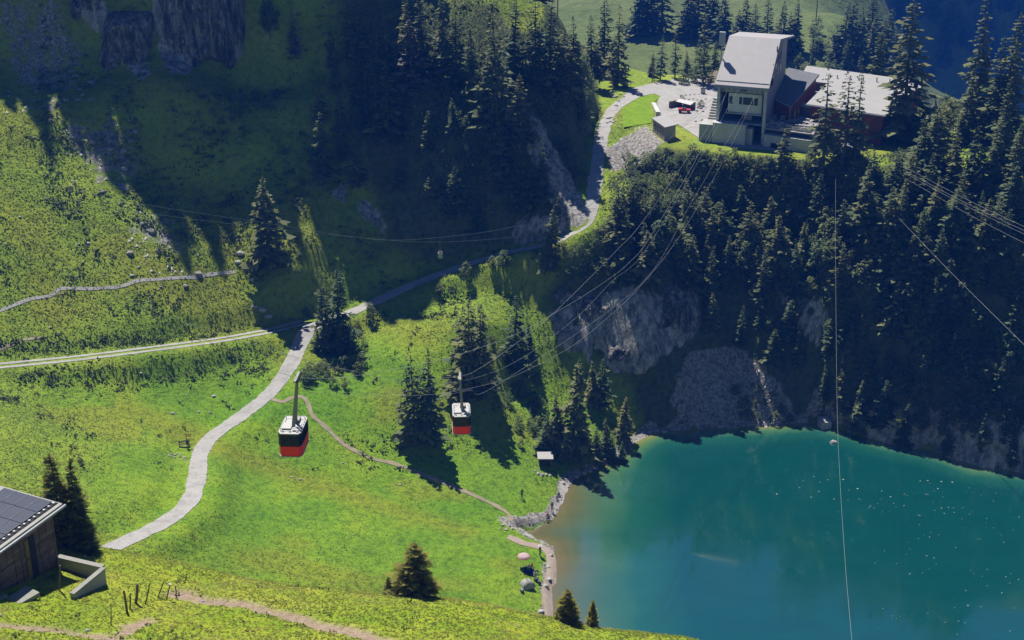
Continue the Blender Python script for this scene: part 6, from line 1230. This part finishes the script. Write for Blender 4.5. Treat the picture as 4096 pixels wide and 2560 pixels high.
RFo = MB(); c8 = [roofpt(-0.4, 0.0), roofpt(12, 0.0), roofpt(12, 9.0), roofpt(-0.4, 9.0)]
RFo.add(c8 + [(a, b, c - 0.22) for a, b, c in c8], [(0, 1, 2, 3), (7, 6, 5, 4), (0, 4, 5, 1), (1, 5, 6, 2), (2, 6, 7, 3), (3, 7, 4, 0)]); rfc = RFo.build('roof', M_BOARD, ch)
MB().tube([(-0.55, side * -0.12, EZ - 0.2), (12, side * -0.12, EZ - 0.2)], 0.11, 8).build('gutter', M_STEEL, rfc)
for i in range(7):
    for j in range(4):
        x0, y0 = -0.15 + i * 1.72, 0.75 + j * 1.08; q4 = [roofpt(x0, y0, 0.10), roofpt(x0 + 1.66, y0, 0.10), roofpt(x0 + 1.66, y0 + 1.02, 0.10), roofpt(x0, y0 + 1.02, 0.10)]
        m_ = MB(); m_.add(q4 + [(a, b, c - 0.05) for a, b, c in q4], [(0, 1, 2, 3), (7, 6, 5, 4), (0, 4, 5, 1), (1, 5, 6, 2), (2, 6, 7, 3), (3, 7, 4, 0)]); pn = m_.build('solar_panel', M_PANEL, rfc)
        fr4 = MB(); z_ = EZ + y0 * pitch + 0.11
        fr4.tube([roofpt(x0, y0, 0.115), roofpt(x0 + 1.66, y0, 0.115)], 0.025, 4).tube([roofpt(x0, y0 + 1.02, 0.115), roofpt(x0 + 1.66, y0 + 1.02, 0.115)], 0.025, 4); fr4.build('panel_frame', M_STEEL, pn)
for i in range(20): MB().tube([roofpt(0.0 + i * 0.55, 0.48, 0.0), roofpt(0.0 + i * 0.55, 0.48, 0.16)], 0.1, 8).build('snow_guard', M_WHITE, rfc)
hb(-0.3, 12, 0.3, 0.7, EZ + 0.005, EZ + 0.065, 'roof_edge_strip', M_DARK, rfc)
hb(0.35, 12, 0.45, 8.6, -3.0, EZ - 0.05, 'wall', M_TIMB, ch)
for k in range(16): hb(0.5 + k * 0.72, 0.5 + k * 0.72 + 0.06, 0.40, 0.4495, -1.0, EZ - 0.25, 'wall_batten', M_TIMB, ch)
dr_ = hb(3.3, 3.7, 0.36, 0.447, 0.2, 3.2, 'door_frame', simple('ochre_shutter', (0.16, 0.12, 0.03)), ch); hb(2.6, 3.25, 0.38, 0.448, -0.2, 3.25, 'door', M_DARK, ch)
hb(3.3, 3.7, 0.34, 0.359, 1.6, 1.7, 'shutter_bar', M_DARK, dr_)
hb(0.9, 2.2, 0.38, 0.446, 1.0, 2.2, 'shutter', M_TIMB, ch); hb(5.0, 6.6, 0.38, 0.446, 0.8, 2.2, 'shutter', M_TIMB, ch)
# entrance pit walls
e = empty('pit_wall', (hA[0], hA[1], 58.6), hrz); tag(e, 'low concrete wall around the sunken entrance of the chalet', 'wall')
M_PIT = simple('pale_concrete_cap', (0.22, 0.215, 0.19), 0.85, 0.2, 0.1)
for (x0, x1, y0, y1) in ((0.2, 0.55, -3.6, 0.4), (0.55, 4.2, -3.95, -3.6)):
    hb(x0, x1, y0, y1, -3.2, 0.05, 'wall', M_CONC2, e); hb(x0 - 0.05, x1 + 0.05, y0 - 0.05, y1 + 0.0, 0.051, 0.13, 'coping', M_PIT, e)
e = empty('stone_slab', (hA[0], hA[1], 58.6), hrz); tag(e, 'pale broken concrete slab lying in the grass before the chalet door', 'slab')
MB().prism([(5.6, side * -1.0), (8.0, side * -0.8), (7.6, side * -2.0), (5.8, side * -2.3)], 0.5, [0.95, 1.0, 0.85, 0.8]).build('slab', M_PIT, e); MB().prism([(7.3, side * -0.5), (8.2, side * -0.4), (8.1, side * -0.78), (7.3, side * -0.79)], 0.7, 1.2).build('upright_piece', M_PIT, e)

# ------------------------------------------------------------------ fence posts and stones of the near slope
def npt(x, y): return ((400 + x / 4.8775) / 4, (2250 + y / 4.8775) / 4)
posts = [((462, 545), (530, 1000), 0.09, 'split thick fence post leaning left with a dark foot'), ((590, 605), (585, 935), 0.06, 'short straight fence post next to the split one'), ((735, 415), (700, 800), 0.11, 'thickest flat topped fence post of the row'), ((975, 395), (885, 820), 0.055, 'long thin fence post leaning right next to the thickest one'), ((1250, 360), (1125, 700), 0.05, 'thin fence post leaning strongly right before the earth bank'), ((1360, 435), (1297, 725), 0.05, 'thin fence post with a white cap'), ((1470, 450), (1492, 715), 0.05, 'last fence post of the row beside the earth trail'), ((213, 800), (213, 1235), 0.035, 'thin iron stake standing apart in the grass'), ((-785 + 0, 55), (-800, 560), 0.07, 'fence post below the chalet slab')]
for (tx, ty), (bx_, by_), r_, lb in posts:
    b = NS.cast(*npt(bx_, by_), y0=60)
    if b is None: continue
    d = ray(*npt(tx, ty)); t_ = b[1] / d[1]; top = np.array([d[0] * t_, b[1], CAM_Z + d[2] * t_]); v = top - b
    o = MB().tube([tuple(-0.15 * v), tuple(0.5 * v + np.array([0.02, 0, 0])), tuple(v)], [r_ * 1.05, r_, r_ * 0.85], 6).build('fence_post', M_WOOD); o.location = tuple(b); tag(o, lb, 'fence post')
    if 'white cap' in lb: c_ = MB().tube([tuple(v), tuple(v * 1.06)], 0.11, 8).build('cap', M_WHITE, o)
b = NS.cast(972, 668, y0=40)
if b is not None:
    top = at_y(976, 626, b[1]); o = empty('marker_post', tuple(b)); tag(o, 'dark square post with a white cap standing against the lake', 'post'); h_ = top[2] - b[2]
    MB().b2(-0.16, 0.16, -0.16, 0.16, -0.4, h_ - 0.12).build('post', M_WOOD, o); MB().b2(-0.19, 0.19, -0.19, 0.19, h_ - 0.119, h_ + 0.05).build('cap', M_WHITE, o); MB().b2(-0.1, 0.1, -0.175, -0.161, h_ - 0.5, h_ - 0.3).build('plate', M_WHITE, o)
for px, py, s_, lb in ((88, 632, 0.35, 'white stone beside the lower earth trail'), (203, 602, 0.3, 'white stone on the wide earth trail'), (565, 622, 0.6, 'long white rock on the crest beneath the bushy spruce'), (572, 620, 0.5, 'smaller white rock at the end of the long one on the crest'), (517, 626, 0.22, 'small white stone in the near grass'), (0.5, 617, 0.35, 'white stone below the chalet slab'), (85, 558, 0.3, 'pale stone at the corner of the pit wall')):
    p = NS.cast(px, py, y0=60)
    if p is not None: boulder(p, s_, lb)
gx_ = rng.uniform(-40, 12, 700); gy_ = rng.uniform(74, 100, 700); gz_ = NS.h(gx_, gy_); ppx, ppy = project(gx_, gy_, gz_)
ok = (ppy < 645) & (ppx < 500) & (rng.random(700) < 0.3) & (fbm(gx_ / 4, gy_ / 4, 2, 470) > 0.05)
clumps('dwarf_shrubs', gx_[ok], gy_[ok], gz_[ok], 10, 0.22, 0.12, M_DWARF, 9)

# ------------------------------------------------------------------ haze
hz = MB(); hz.b2(-900, 1500, -60, 1600, -160, 560)
hm = bpy.data.materials.new('mountain_air'); hm.use_nodes = True; hn = hm.node_tree
for n in list(hn.nodes):
    if n.type != 'OUTPUT_MATERIAL': hn.nodes.remove(n)
pv = hn.nodes.new('ShaderNodeVolumePrincipled'); pv.inputs['Color'].default_value = (0.03, 0.21, 1.0, 1); pv.inputs['Density'].default_value = 0.00021
hn.links.new(pv.outputs[0], [n for n in hn.nodes if n.type == 'OUTPUT_MATERIAL'][0].inputs['Volume'])
haze = hz.build('haze', hm); haze['kind'] = 'stuff'
